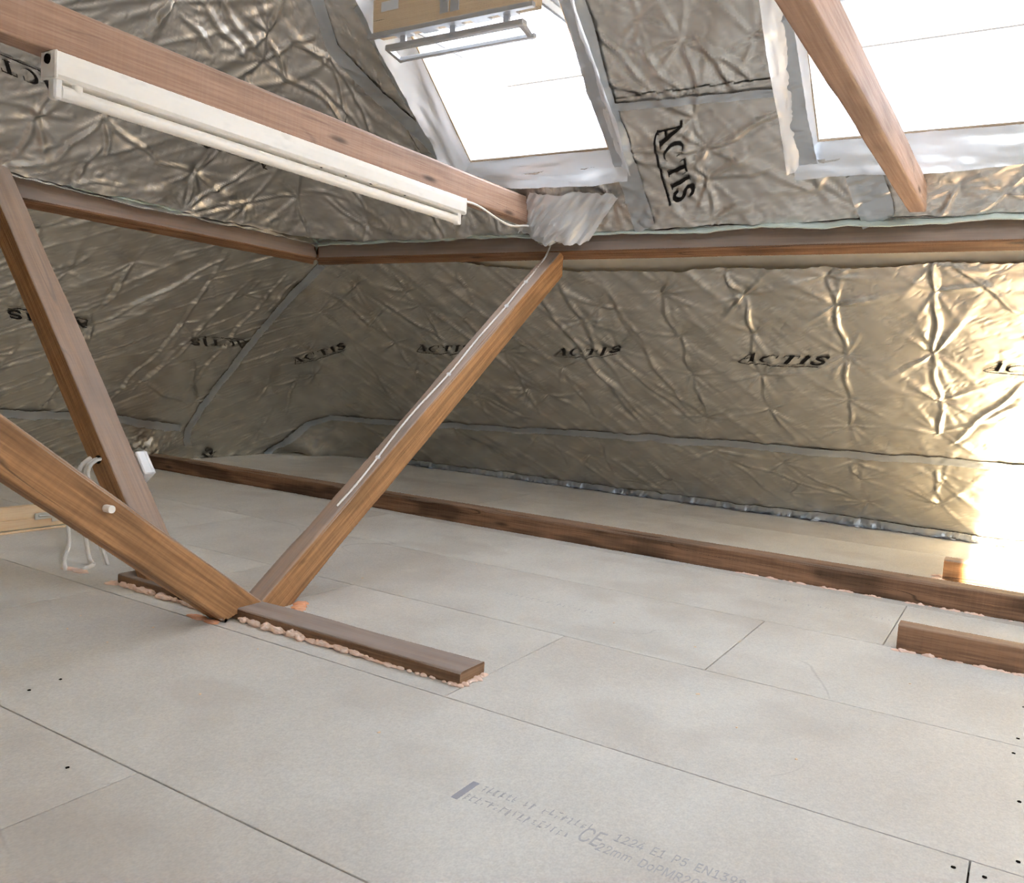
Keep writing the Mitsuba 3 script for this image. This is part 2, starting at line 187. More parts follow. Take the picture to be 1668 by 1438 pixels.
LOGOS=[("C",(-3.206,4.081,0.855),(-2.793,4.060,0.872)),("C",(-2.237,4.064,0.870),(-1.839,4.032,0.896)),("C",(-1.220,4.045,0.885),(-0.828,4.052,0.879)),("C",(-0.187,4.045,0.885),(0.119,4.045,0.885)),("C",(-4.288,4.226,0.734),(-3.773,4.079,0.857)),("A",(-4.086,3.522,0.851),(-4.088,3.117,0.849)),("A",(-4.034,2.481,0.895),(-4.019,2.078,0.907)),("A",(-3.025,1.726,1.682),(-3.006,1.416,1.699)),("A",(-3.040,2.717,1.670),(-3.027,2.323,1.681)),("C",(-1.280,3.012,1.694),(-1.289,3.309,1.444)),("C",(-6.328,5.254,-0.130),(-5.612,4.881,0.184))]


# the unrolled corner: heading turns from +y (along A) to +x (along C) over |w| < RHO
RHO = 0.30
_w = np.linspace(-0.6, 0.6, 2401)
_t = np.clip((_w+RHO)/(2*RHO), 0, 1); _ph = (1-_t*_t*(3-2*_t))*math.pi/2
_dx, _dy = np.cos(_ph), np.sin(_ph)
_px = np.concatenate([[0], np.cumsum((_dx[1:]+_dx[:-1])/2*np.diff(_w))]); _py = np.concatenate([[0], np.cumsum((_dy[1:]+_dy[:-1])/2*np.diff(_w))])
_py -= _py[-1]; _px -= _px[0]       # C: y offset 0; A: x offset 0
CW_C = _w[-1]-_px[-1]               # on C: x = hip + (w - CW_C)
CW_A = _w[0]-_py[0]                 # on A: y = hip + (w - CW_A)
def roof(w, s, y0):
    """point, horizontal tangent, up-slope tangent and inward normal of the foil plane at perimeter w and slope length s"""
    w, s = np.broadcast_arrays(np.asarray(w, float), np.asarray(s, float))
    d = s*CS; hx, hy = -(y0-d), (y0-d)
    ox = np.where(w > 0.6, w-CW_C, np.where(w < -0.6, 0, np.interp(w, _w, _px)))
    oy = np.where(w > 0.6, 0, np.where(w < -0.6, w-CW_A, np.interp(w, _w, _py)))
    ph = np.interp(w, _w, _ph)
    P = np.stack([hx+ox, hy+oy, s*SN], -1)
    Tt = np.stack([np.cos(ph), np.sin(ph), 0*ph], -1); hin = np.stack([Tt[..., 1], -Tt[..., 0], 0*ph], -1)
    return P, Tt, hin*CS+np.array([0, 0, SN]), hin*SN-np.array([0, 0, CS])
def w_of(side, p, y0):
    d = p[2]/TN
    return (p[0]+(y0-d)+CW_C) if side == 'C' else (p[1]-(y0-d)+CW_A)

from scipy.spatial import cKDTree
def relief(pinches, folds, seed, puff=0.015, extra=()):
    R = np.random.default_rng(seed)
    pin = np.asarray(pinches); tree = cKDTree(pin)
    rays = [(np.sort(R.uniform(0, 2*np.pi, 8)), R.uniform(0.5, 1.2, 8), R.uniform(0.10, 0.22, 8)) for _ in pin]
    def H(P, Tt, S):
        shp = P.shape[:-1]; p = P.reshape(-1, 3); t = Tt.reshape(-1, 3); s = S.reshape(-1, 3)
        d, _ = tree.query(p, k=1)
        h = puff*(1-np.exp(-(d/0.06)))*1.0
        h += 0.030*(meshkit.fbm(p*2.3, 2, seed)-0.5)
        near = tree.query_ball_point(pin, 0.001)
        big = cKDTree(p)
        for q, (an, am, le) in zip(pin, rays):
            idx = np.asarray(big.query_ball_point(q, 0.45), int)
            if not len(idx): continue
            v = p[idx]-q; a = (v*t[idx]).sum(1); b = (v*s[idx]).sum(1); r = np.hypot(a, b)+1e-6; ang = np.arctan2(b, a)
            for k in range(8):
                dl = (ang-an[k]+np.pi) % (2*np.pi)-np.pi
                tr = r*np.abs(np.sin(dl)); ok = np.cos(dl) > 0
                h[idx] += ok*am[k]*0.0105*(1-np.exp(-r/0.02))*np.exp(-r/le[k])*np.exp(-(tr/(0.005+0.065*r))**2)
        for a, b, amp, wd in folds:
            a, b = np.array(a), np.array(b); L = np.linalg.norm(b-a); e = (b-a)/L
            idx = np.asarray(big.query_ball_point((a+b)/2, L/2+0.25), int)
            if not len(idx): continue
            v = p[idx]-a; al = v@e; pr = v-al[:, None]*e
            sd = (pr*np.cross(s[idx], t[idx])).sum(1)  # out of plane, ignored
            side = (pr*np.cross(e, np.cross(t[idx], s[idx]))).sum(1)
            side = side+0.012*np.sin(al*17+L*31)*(np.clip(al/L, 0, 1)*(1-np.clip(al/L, 0, 1))*4)
            x = np.clip(al/L, -0.2, 1.2); env = np.clip(np.sin(np.pi*np.clip((x+0.04)/1.08, 0, 1)), 0, 1)**0.55
            ww = 0.7*wd*(0.45+0.55*env)
            h[idx] += 0.8*amp*env*(np.exp(-(side/(0.5*ww))**2)-0.45*np.exp(-((side-ww)/(0.7*ww))**2))
        # drapery wrinkles: stretched noise down the slope
        sl = p[:, 2]/SN; onC = p[:, 1] > -p[:, 0]
        ac = np.where(onC, p[:, 0]*0.80+sl*0.60, -p[:, 1]*0.60+sl*0.80); al = np.where(onC, p[:, 0]*0.60-sl*0.80, p[:, 1]*0.80+sl*0.60)
        hip = np.clip(np.abs(p[:, 1]+p[:, 0])/0.35, 0, 1)
        mask = (0.25+0.75*np.clip((-0.7-p[:, 0])/0.9, 0, 1))*np.clip((d-0.02)/0.10, 0, 1)*hip
        for fq, am, wd, sd in ((5.0, 0.0075, 0.045, 3), (11.0, 0.0042, 0.05, 4), (23.0, 0.0018, 0.06, 6)):
            rid = meshkit.fbm(np.stack([ac*fq, al*fq*0.16, p[:, 1]*0+sd*3.3], 1), 2, seed+sd)-0.5
            h += am*mask*np.exp(-(rid/wd)**2)
        rid = np.abs(meshkit.fbm(np.stack([p[:, 0]*13, p[:, 1]*13, sl*13], 1), 3, seed+8)-0.5)
        h -= 0.0022*np.exp(-(rid/0.018)**2)
        h += 0.003*(meshkit.fbm(p*11, 3, seed+5)-0.5)
        for fn in extra: h = h+fn(p)
        return h.reshape(shp)
    return H
def sheet(key, w0, w1, s0, s1, y0, H, mat, res, keepfn=None, jag0=None, jag1=None, lift=0.0, kind=None, rows=None, smooth=True, label=None, cols=None):
    """a piece of foil between the curves w0(s)..w1(s) and the slopes s0..s1"""
    nv = rows or max(2, int((s1-s0)/res)+1); s = np.linspace(s0, s1, nv)
    wa = np.array([w0(x) if callable(w0) else w0 for x in s]); wb = np.array([w1(x) if callable(w1) else w1 for x in s])
    nu = cols or max(2, int((wb-wa).max()/res)+1)
    t = np.linspace(0, 1, nu)[:, None]; Wg = wa[None]+(wb-wa)[None]*t; Sg = np.broadcast_to(s[None], Wg.shape).copy()
    if jag1 is not None:
        e = jag1(Wg[:, :1]); Sg = s0+(Sg-s0)*((s1+e-s0)/(s1-s0))
    if jag0 is not None:
        e = jag0(Wg[:, :1]); Sg = s1-(s1-Sg)*((s1-s0-e)/(s1-s0))
    P, Tt, S, N = roof(Wg, Sg, y0)
    V = P+N*(H(P, Tt, S)+lift)[..., None]
    keep = None
    if keepfn is not None:
        c = (V[:-1, :-1]+V[1:, 1:])/2; keep = keepfn(c)
    f = grid_faces(nu, nv, keep, flip=False)
    uv = np.stack([Wg, Sg], -1).reshape(-1, 2)
    m = trimesh.Trimesh(V.reshape(-1, 3), f, process=False)
    return add(key, m, mat, smooth=smooth, uv=uv, kind=kind, label=label)
def strip(key, pts, width, y0, H, mat, lift=0.004, crumple=0.004, seed=0, n=None, label=None, ends=0.0):
    """tape that follows the foil: pts = [(w, s), ...] centre line"""
    pts = np.asarray(pts, float); dd = np.r_[0, np.cumsum(np.linalg.norm(np.diff(pts, axis=0), axis=1))]
    n = n or max(8, int(dd[-1]/0.01)); x = np.linspace(0, dd[-1], n)
    c = np.stack([np.interp(x, dd, pts[:, k]) for k in (0, 1)], 1)
    tg = np.gradient(c, axis=0); tg /= np.linalg.norm(tg, axis=1, keepdims=True); nr = np.stack([-tg[:, 1], tg[:, 0]], 1)
    wob = 0.10*width*(meshkit.noise(np.stack([x*9, x*0, x*0+seed], 1))-0.5)
    m = 9; t = np.linspace(-0.5, 0.5, m)
    ws = c[:, None]+nr[:, None]*(t[None]*width+wob[:, None])[..., None]
    P, Tt, S, N = roof(ws[..., 0], ws[..., 1], y0)
    cr = crumple*(meshkit.fbm(np.concatenate([ws*np.array([16, 40]), np.full(ws.shape[:2]+(1,), seed)], -1), 3)-0.5)*2
    ht = H(P, Tt, S); ht = 0.5*ht+0.5*ht.mean(1, keepdims=True)
    V = P+N*(np.maximum(ht, H(P, Tt, S)-0.001)+lift+np.abs(cr))[..., None]
    f = grid_faces(n, m)
    return add(key, trimesh.Trimesh(V.reshape(-1, 3), f, process=False), mat, smooth=True, uv=ws.reshape(-1, 2), label=label)

# ------------------------------------------------------------------ setting: floor
def plane_y(z, y0): return y0-z/TN
add('floor', bx([-5.35, -1.95, -0.16], [XR+0.1, 5.4, -0.0225]), 'subfloor', kind='structure', label='attic floor of grey chipboard boards laid in rows')
BEAM_Y0, BEAM_Y1 = 3.35, 3.45
rows_y = [-1.85, -1.45, -0.86, -0.27, 0.32, 0.906, 1.541, 2.132, 2.72, 3.30, 3.90, 4.50, 5.10]
joints = {5: [-3.7, -1.29, 1.11, 3.5], 6: [-2.41, -0.0145, 2.39], 7: [-4.2, -2.3, -1.9, -1.083, 1.32, 3.7], 8: [-3.07, -0.665, 1.73], 9: [-2.71, -0.311, 2.09], 10: [-3.9, -1.5, 0.9, 3.3], 11: [-2.6, -0.2, 2.2], 12: [-4.2, -1.8, 0.6, 3.0]}
def board(x0, x1, y0, y1, k, gap=0.0015):
    m = bx([x0+gap, y0+gap, -0.0225], [x1-gap, y1-gap, 0.0], 0.0009)
    return add('floor__board', m, f'chipboard_{k % 3}')
cnt = 0
for i in range(1, len(rows_y)):
    ya, yb = rows_y[i-1], rows_y[i]
    js = [-5.3]+[j for j in joints.get(i, [-3.0+0.5*(i % 3), -0.6+0.5*(i % 3), 1.8+0.5*(i % 3)])]+[XR]
    for a, b in zip(js[:-1], js[1:]):
        if i == 7:   # the rows are cut round the sole plate
            if a >= -1.9 or b <= -2.4: pass
        board(a, b, ya, yb, cnt); cnt += 1
SCREWS_LEFT = [(-1.79, 0.985), (-1.80, 1.06), (-1.40, 0.84), (-1.51, 0.66)]
for x, y in [(0.056, 2.417), (0.046, 2.179), (0.039, 2.08), (0.052, 1.831), (0.053, 1.586), (-0.036, 1.499), (0.008, 1.499), *SCREWS_LEFT]:
    m = trimesh.creation.cylinder(radius=0.0036, height=0.0012, sections=14); m.apply_translation([x, y, 0.0005])
    add('floor__screw_head', m, 'dark_hole')

# ------------------------------------------------------------------ setting: roof decks (boards behind the insulation), gable, with the skylight openings
W1 = dict(x0=-2.185, w=0.67, z0=1.640); W2 = dict(x0=-0.725, w=0.80, z0=1.608)
W3 = dict(x0=-0.215, w=0.96, z0=1.63); W4 = dict(x0=1.5, w=0.96, z0=1.63)
LEN = 0.95
Sv = {1: np.array([0, -CS, SN]), -1: np.array([0, CS, SN])}; Nv = {1: np.array([0, SN, CS]), -1: np.array([0, -SN, CS])}
def org(wd, sgn, y0=UPP):
    y = y0-wd['z0']/TN
    if sgn < 0: y = 2*RY-y
    return np.array([wd['x0'], y, wd['z0']])
HR = (DECK-RY)*TN
def deck_mesh(outline, holes, fmap):
    poly = Polygon(outline).difference(unary_union([Polygon(hh) for hh in holes])) if holes else Polygon(outline)
    m = trimesh.creation.extrude_polygon(poly, 0.03, engine='earcut')
    return m, poly
def deck(key, side, y0, holes, label):
    # 2-D (a, s) with a = x (C, D) or y (A)
    smax = (y0-RY)/CS
    if side in ('C', 'D'):
        outline = [(-y0, 0), (XR+0.1, 0), (XR+0.1, smax), (-(y0-(y0-RY)), smax)]
    else:
        outline = [(y0, 0), (2*RY-y0, 0), (RY, smax)]
    m, poly = deck_mesh(outline, holes, None)
    v = np.array(m.vertices); a, s, n = v[:, 0], v[:, 1], v[:, 2]
    if side == 'C': p = np.stack([a, y0-s*CS+n*SN, s*SN+n*CS], 1)
    elif side == 'D': p = np.stack([a, 2*RY-(y0-s*CS+n*SN), s*SN+n*CS], 1)
    else: p = np.stack([-(y0-s*CS+n*SN), a, s*SN+n*CS], 1)
    return add(key, trimesh.Trimesh(p, m.faces, process=True), 'deck', kind='structure', label=label)
def hole(wd, pad=0.035):
    o = org(wd, 1); n = (DECK-UPP)*SN   # straight out along the normal
    s_b = wd['z0']/SN+ (DECK-UPP)*CS - 0  # slope length on the deck plane of the foot of the normal
    s_b = (o+Nv[1]*n)[2]/SN
    return [(wd['x0']-pad, s_b-pad), (wd['x0']+wd['w']+pad, s_b-pad), (wd['x0']+wd['w']+pad, s_b+LEN+pad), (wd['x0']-pad, s_b+LEN+pad)]
deck('wall_back', 'C', DECK, [hole(W1), hole(W2)], 'rear roof slope lined with shiny quilted foil insulation, two skylights in it')
deck('wall_left', 'A', DECK, [], 'hipped end roof slope at the left, lined with dull gold foil insulation')
deck('wall_front', 'D', DECK, [hole(W3), hole(W4)], 'roof slope on the near side of the attic with skylights')
gy = [(2*RY-DECK-0.1, -0.05), (DECK+0.1, -0.05), (RY, HR+0.15)]
GWY0, GWY1, GWZ0, GWZ1 = 0.45, 2.25, 0.75, 2.0   # gable window
m = trimesh.creation.extrude_polygon(Polygon(gy).difference(sbox(GWY0, GWZ0, GWY1, GWZ1)), 0.08, engine='earcut'); v = np.array(m.vertices)
add('wall_right', trimesh.Trimesh(np.stack([XR+v[:, 2], v[:, 0], v[:, 1]], 1), m.faces), 'plaster', kind='structure', label='gable wall closing the right end of the attic')

# ------------------------------------------------------------------ foil insulation
R0 = np.random.default_rng(3)
def jitter_grid(side, y0, a0, a1, s0, s1, da, ds):
    out = []
    for a in np.arange(a0, a1, da):
        for s in np.arange(s0, s1, ds):
            aa, ss = a+R0.uniform(-.06, .06), s+R0.uniform(-.05, .05); d = ss*CS
            if side == 'C': out.append((aa, y0-d, ss*SN))
            elif side == 'A': out.append((-(y0-d), aa, ss*SN))
    return out
pinch_low = PINCH_LOW+jitter_grid('C', LOW, 0.1, XR, 0.12, 1.9, 0.38, 0.26)+jitter_grid('A', LOW, -1.6, 2.2, 0.2, 1.9, 0.42, 0.3)
pinch_up = PINCH_UP+jitter_grid('C', UPP, 0.2, XR, 2.2, 4.2, 0.4, 0.32)+jitter_grid('C', UPP, -1.6, 0.2, 3.45, 4.2, 0.4, 0.32)+jitter_grid('A', UPP, -0.4, 1.0, 2.2, 3.4, 0.42, 0.35)
def bump3(c, r, amp): 
    c, r = np.asarray(c), np.asarray(r)
    return lambda p: amp*np.exp(-(((p-c)/r)**2).sum(1))
def skirt(p):   # crumpled foot of the foil along the floor
    z = p[:, 2]; k = np.exp(-(z/0.05)**2)
    return k*(0.03*np.abs(meshkit.fbm(p*np.array([14, 14, 22]), 3, 9)-0.5)*2+0.01)
def crease_sleeve(c, r, amp):
    c, r = np.asarray(c), np.asarray(r)
    def fn(p):
        q = np.abs((p-c)/r); k = np.exp(-(q**4).sum(1))
        st = meshkit.fbm(np.stack([p[:, 0]*38, p[:, 1]*6, p[:, 2]*7], 1), 3, 4)
        return k*(amp+0.035*(st-0.5))
    return fn
def pouch(p):   # the bunched end of the lower strip on the hip side
    k = np.exp(-((p[:, 1]-3.38)/0.22)**2-((p[:, 2]-0.15)/0.11)**2)*(p[:, 0] < -4.2)
    return k*(0.13+0.10*(np.abs(meshkit.fbm(p*13, 3, 61)-0.5)*2-0.3))
H_low = relief(pinch_low, FOLD_LOW, 11, extra=(skirt, bump3((-4.82, 4.92, 0.13), (0.22, 0.26, 0.10), 0.15), pouch))
def lip(p):     # the upper foil swells out over the purlins
    return 0.02*np.exp(-((p[:, 2]-1.41)/0.05)**2)
def crumple_band(p):
    k = np.exp(-((p[:, 2]-1.44)/0.07)**2)
    return k*0.011*(np.abs(meshkit.fbm(p*np.array([17, 17, 26]), 3, 21)-0.5)*2-0.2)
H_up = relief(pinch_up, FOLD_UP, 23, puff=0.012, extra=(lip, crumple_band, crease_sleeve((-1.84, 3.36, 1.44), (0.13, 0.25, 0.10), 0.075)))
H_flat = lambda P, Tt, S: 0.02*(meshkit.fbm(P*4, 3, 5)-0.5)

S_TOP = 1.262/SN
def tape_s(w):   # slope length of the lower lap tape on the rear slope
    xs = np.array([-6, -4.866, -4.44, -3.357, -2.092, -1.352, -0.718, -0.17, 4.4]); zs = np.array([.336, .336, .341, .376, .432, .437, .445, .462, .53])
    # x of perimeter w near that height
    x = w-CW_C-(LOW-0.42/TN); return np.interp(x, xs, zs)/SN
# the sheet is split along the seam taped down the hip: (w, s) of the seam
seam = [(w_of('A', np.array(q), LOW), q[2]/SN) for q in [(-3.50, 3.5, 1.36), (-3.600, 3.53, 1.27), (-3.668, 3.541, 1.201), (-4.138, 3.569, 0.807), (-4.767, 3.644, 0.279), (-5.0, 3.74, 0.06), (-5.05, 3.76, 0.0)]]
seam = np.array(sorted(seam, key=lambda q: q[1]))
seam_w = lambda s: float(np.interp(s, seam[:, 1], seam[:, 0]))
w_right = lambda s: XR-(-(LOW-s*CS))+CW_C
w_x = lambda x, y0: (lambda s: x+(y0-s*CS)+CW_C)
w_y = lambda y, y0: (lambda s: y-(y0-s*CS)+CW_A)
# torn wavy top edge under the purlin
top_jag = lambda w: 0.03*(meshkit.fbm(np.stack([w*2.1, w*0, w*0], -1), 3, 2)-0.5)-0.006*np.abs(np.sin(w*37))+0.10*(1-np.clip((w-0.1)/1.3, 0, 1))**2
VIS = 0.0085
sheet('wall_back__foil_sheet', seam_w, w_x(0.35, LOW), 0.0, S_TOP, LOW, H_low, 'foil', VIS, jag1=top_jag)
sheet('wall_back__foil_sheet', w_x(0.35, LOW), w_right, 0.0, S_TOP, LOW, H_low, 'foil', 0.03)
sheet('wall_left__foil_sheet', w_y(0.4, LOW), seam_w, 0.0, S_TOP+0.12, LOW, H_low, 'foil', VIS, lift=0.0)
sheet('wall_left__foil_sheet', w_y(-1.6, LOW), w_y(0.4, LOW), 0.0, S_TOP+0.12, LOW, H_low, 'foil', 0.04)
# cream wadding showing between foil and purlin
H_wad = lambda P, Tt, S: 0.012*(meshkit.fbm(P*9, 3, 8)-0.5)-0.012
sheet('wall_back__wadding', -0.4, w_x(XR-0.02, LOW), S_TOP-0.09, S_TOP+0.34, LOW, H_wad, 'wadding_cream', 0.03)
sheet('wall_left__wadding', w_y(-1.5, LOW), -0.4, S_TOP-0.09, S_TOP+0.34, LOW, H_wad, 'wadding_cream', 0.03)
# tapes on the lower foil
tw = np.linspace(-0.02, 5.4, 30); xs_of = lambda w: w
strip('wall_back__tape', [(w, float(tape_s(w))) for w in np.linspace(0.15, 6.2, 40)], 0.062, LOW, H_low, 'silver_tape', crumple=0.006, seed=1)
strip('wall_back__tape', [(seam_w(s), s) for s in np.linspace(2.02, 0.42, 22)], 0.05, LOW, H_low, 'silver_tape', crumple=0.004, seed=2)
strip('wall_back__tape', [(seam_w(0.43), 0.43), (seam_w(0.33)+0.01, 0.30), (seam_w(0.3)+0.02, 0.20)], 0.055, LOW, H_low, 'silver_tape', crumple=0.004, seed=3)
strip('wall_back__tape', [(0.17, 0.53), (0.0, 0.44), (-0.22, 0.24), (-0.42, 0.04)], 0.06, LOW, H_low, 'silver_tape', crumple=0.010, seed=4)
strip('wall_left__tape', [(w_of('A', np.array(q), LOW), q[2]/SN) for q in [(-4.62, 0.5, 0.40), (-4.638, 2.379, 0.387), (-4.662, 2.908, 0.368), (-4.765, 3.572, 0.285)]], 0.075, LOW, H_low, 'silver_tape', crumple=0.009, seed=5)
# crumpled foil tape sealing the foot of the rear slope to the floor
def foot(key, w0, w1, seed):
    n = int((w1-w0)/0.008); w = np.linspace(w0, w1, n); m = 10
    t = np.linspace(0, 1, m)
    sv = np.where(t < 0.6, (0.6-t)/0.6*0.10, 0.0)[None]+0*w[:, None]
    out = np.where(t > 0.6, (t-0.6)/0.4*0.055, 0)[None]*(0.5+meshkit.noise(np.stack([w*11, w*0, w*0+seed], 1)))[:, None]
    P, Tt, S, N = roof(np.broadcast_to(w[:, None], sv.shape), np.maximum(sv, 0.004), LOW)
    hin = np.stack([Tt[..., 1], -Tt[..., 0], 0*sv], -1)
    h = H_low(P, Tt, S)
    cr = np.abs(meshkit.fbm(np.stack([np.broadcast_to(w[:, None]*24, sv.shape), np.broadcast_to(t[None]*5, sv.shape), 0*sv+seed], -1), 3)-0.5)*0.065
    V = P+N*(h+0.004+cr*(t > 0.05)*(t < 0.95))[..., None]+hin*out[..., None]
    V[..., 2] = np.maximum(V[..., 2], 0.0015+0.6*cr*(t > 0.55))
    return add(key, trimesh.Trimesh(V.reshape(-1, 3), grid_faces(n, m), process=False), 'foot_foil', smooth=True, uv=np.stack([np.broadcast_to(w[:, None], sv.shape), np.broadcast_to(t[None]*0.15, sv.shape)], -1).reshape(-1, 2))
foot('wall_back__foot_tape', 0.9, 5.2, 3)

# upper foil: corner sheet left of the window, then the rear slope with holes for the skylights
S_B, S_R = 1.408/SN, (UPP-RY)/CS
XL = -2.40
def w_hi(s): return max(w_x(XL, UPP)(s), 0.0)
bot_jag = lambda w: 0.02*(meshkit.fbm(np.stack([w*3, w*0, w*0+4], -1), 3, 2)-0.5)
def a_lo(y):
    f = w_y(y, UPP)
    return lambda s: min(max(f(s), 2*(w_y(RY, UPP)(s))), w_hi(s)-0.02)
sheet('wall_left__foil_sheet', a_lo(0.45), w_hi, S_B, S_R-0.02, UPP, H_up, 'foil_upper', VIS, jag0=bot_jag)
sheet('wall_left__foil_sheet', a_lo(-1.6), a_lo(0.45), S_B, S_R-0.02, UPP, H_up, 'foil_upper', 0.04)
MARG = 0.075
def window_keep(P):
    x, z = P[..., 0], P[..., 2]; s = z/SN; ok = np.ones(x.shape, bool)
    for wd in (W1, W2):
        sb = wd['z0']/SN
        ok &= ~((x > wd['x0']-MARG) & (x < wd['x0']+wd['w']+MARG) & (s > sb-MARG) & (s < sb+LEN+MARG))
    return ok & (x > -(UPP-z/TN)-0.02)
S_LAP = 1.77/SN
XA, XB = W1['x0']+W1['w']+MARG, W2['x0']-MARG
sheet('wall_back__foil_sheet', w_x(XL, UPP), w_x(0.45, UPP), S_B, 1.80/SN, UPP, H_up, 'foil_upper', VIS, keepfn=lambda P: window_keep(P) & ~((P[..., 2] > 1.775) & (P[..., 0] > XA-0.02)), jag0=bot_jag)
sheet('wall_back__foil_sheet', w_x(XA-0.03, UPP), w_x(XB+0.03, UPP), 1.755/SN, S_R, UPP, H_up, 'foil_upper', VIS, lift=-0.006)
sheet('wall_back__foil_sheet', w_x(-2.42, UPP), w_x(0.45, UPP), 1.785/SN, S_R, UPP, H_up, 'foil_upper', 0.016, keepfn=lambda P: window_keep(P) & ((P[..., 0] < XA-0.02) | (P[..., 0] > XB+0.02) ))
sheet('wall_back__foil_sheet', w_x(0.45, UPP), w_x(XR, UPP), S_B, S_R, UPP, H_up, 'foil_upper', 0.035)
wl = lambda x, z: (w_x(x, UPP)(z/SN), z/SN)
strip('wall_back__tape', [wl(-1.45, 2.35), wl(-1.455, 1.75), wl(-1.44, 1.41)], 0.075, UPP, H_up, 'silver_tape', crumple=0.008, seed=11)
strip('wall_back__tape', [wl(-0.80, 2.35), wl(-0.785, 1.80), wl(-0.765, 1.535)], 0.065, UPP, H_up, 'silver_tape', crumple=0.008, seed=12)
strip('wall_back__tape', [wl(-1.43, 1.772), wl(-1.1, 1.765), wl(-0.80, 1.757)], 0.03, UPP, H_up, 'silver_tape', crumple=0.004, seed=13, lift=0.008)
strip('wall_back__tape', [wl(-0.575, 1.545), wl(-0.53, 1.40)], 0.09, UPP, H_up, 'silver_tape', crumple=0.012, seed=14)
strip('wall_back__tape', [wl(-2.31, 2.12), wl(-2.30, 1.9), wl(-2.27, 1.62)], 0.06, UPP, H_up, 'silver_tape', crumple=0.012, seed=15)
def uw(q):
    q = np.array(q); w = w_of('C', q, UPP)
    return (w, q[2]/SN)
strip('wall_left__tape', [(-0.06, 2.156/SN), (0.03, 2.014/SN), uw((-2.40, 2.849, 1.83)), uw((-2.28, 3.054, 1.66))], 0.05, UPP, H_up, 'silver_tape', crumple=0.006, seed=16)

strip('wall_back__foil_wrap', [wl(-1.985, 1.485), wl(-1.9, 1.49), wl(-1.8, 1.485), wl(-1.70, 1.475), wl(-1.60, 1.46)], 0.20, UPP, H_up, 'reveal_foil', lift=0.004, crumple=0.05, seed=51)
# layered edge of the insulation lying on the purlins
def ribbon(key, a0, a1, side, k, mat, seed):
    n = int(abs(a1-a0)/0.012); a = np.linspace(a0, a1, n); z0 = np.zeros(n)
    nz = lambda fq, sd: meshkit.fbm(np.stack([a*fq, z0, z0+sd], 1), 3, seed)-0.5
    zb = 1.364+0.016*k+0.022*nz(2.2, 1)+0.016*nz(11, k)
    out = 0.010-0.008*k+0.035*nz(1.7, 2)+0.03*nz(9, 5+k)
    prof = [(0.07, 0.055), (0.03, 0.014), (0.004, 0.0), (-0.002, 0.006), (0.02, 0.03), (0.07, 0.075)]
    yb = UPP-1.40/TN-0.030
    V = []
    for back, up in prof:
        inn = yb+0.01-out+back
        z = zb+up
        V.append(np.stack([a, inn, z], 1) if side == 'C' else np.stack([-inn, a, z], 1))
    V = np.stack(V, 1)
    return add(key, trimesh.Trimesh(V.reshape(-1, 3), grid_faces(n, len(prof)), process=False), mat, smooth=True, uv=np.stack([np.broadcast_to(a[:, None], V.shape[:2]), np.broadcast_to(np.arange(len(prof))[None]*0.02, V.shape[:2])], -1).reshape(-1, 2))
for k, mat in enumerate(['wadding_mint', 'foil_crumpled', 'wadding_mint', 'wadding_mint']):
    ribbon('wall_back__insulation_edge', -3.36, XR-0.02, 'C', k, mat, 31+k)
for k, mat in enumerate(['foil_crumpled', 'wadding_mint', 'foil_crumpled']):
    ribbon('wall_left__insulation_edge', -0.2, 3.34, 'A', k, mat, 41+k)
# near slope: plain foil sheets round its skylights
def near_sheet():
    res = 0.05; xs = np.arange(-5.0, XR, res); ss = np.arange(0, S_R, res)
    X, S = np.meshgrid(xs, ss, indexing='ij'); P = np.stack([X, 2*RY-(UPP-S*CS), S*SN], -1)
    hh = 0.05*(meshkit.fbm(P*5, 3, 77)-0.5)+0.02*np.abs(meshkit.fbm(P*13, 2, 78)-0.5)
    V = P-hh[..., None]*Nv[-1]
    c = (P[:-1, :-1]+P[1:, 1:])/2; ok = c[..., 0] > -(UPP-c[..., 2]/TN)
    for wd in (W3, W4):
        sb = wd['z0']/SN; cs = c[..., 2]/SN
        ok &= ~((c[..., 0] > wd['x0']-.04) & (c[..., 0] < wd['x0']+wd['w']+.04) & (cs > sb-.04) & (cs < sb+LEN+.04))
    add('wall_front__foil_sheet', trimesh.Trimesh(V.reshape(-1, 3), grid_faces(len(xs), len(ss), ok), process=False), 'foil_upper', smooth=True, uv=np.stack([X, S], -1).reshape(-1, 2))
near_sheet()

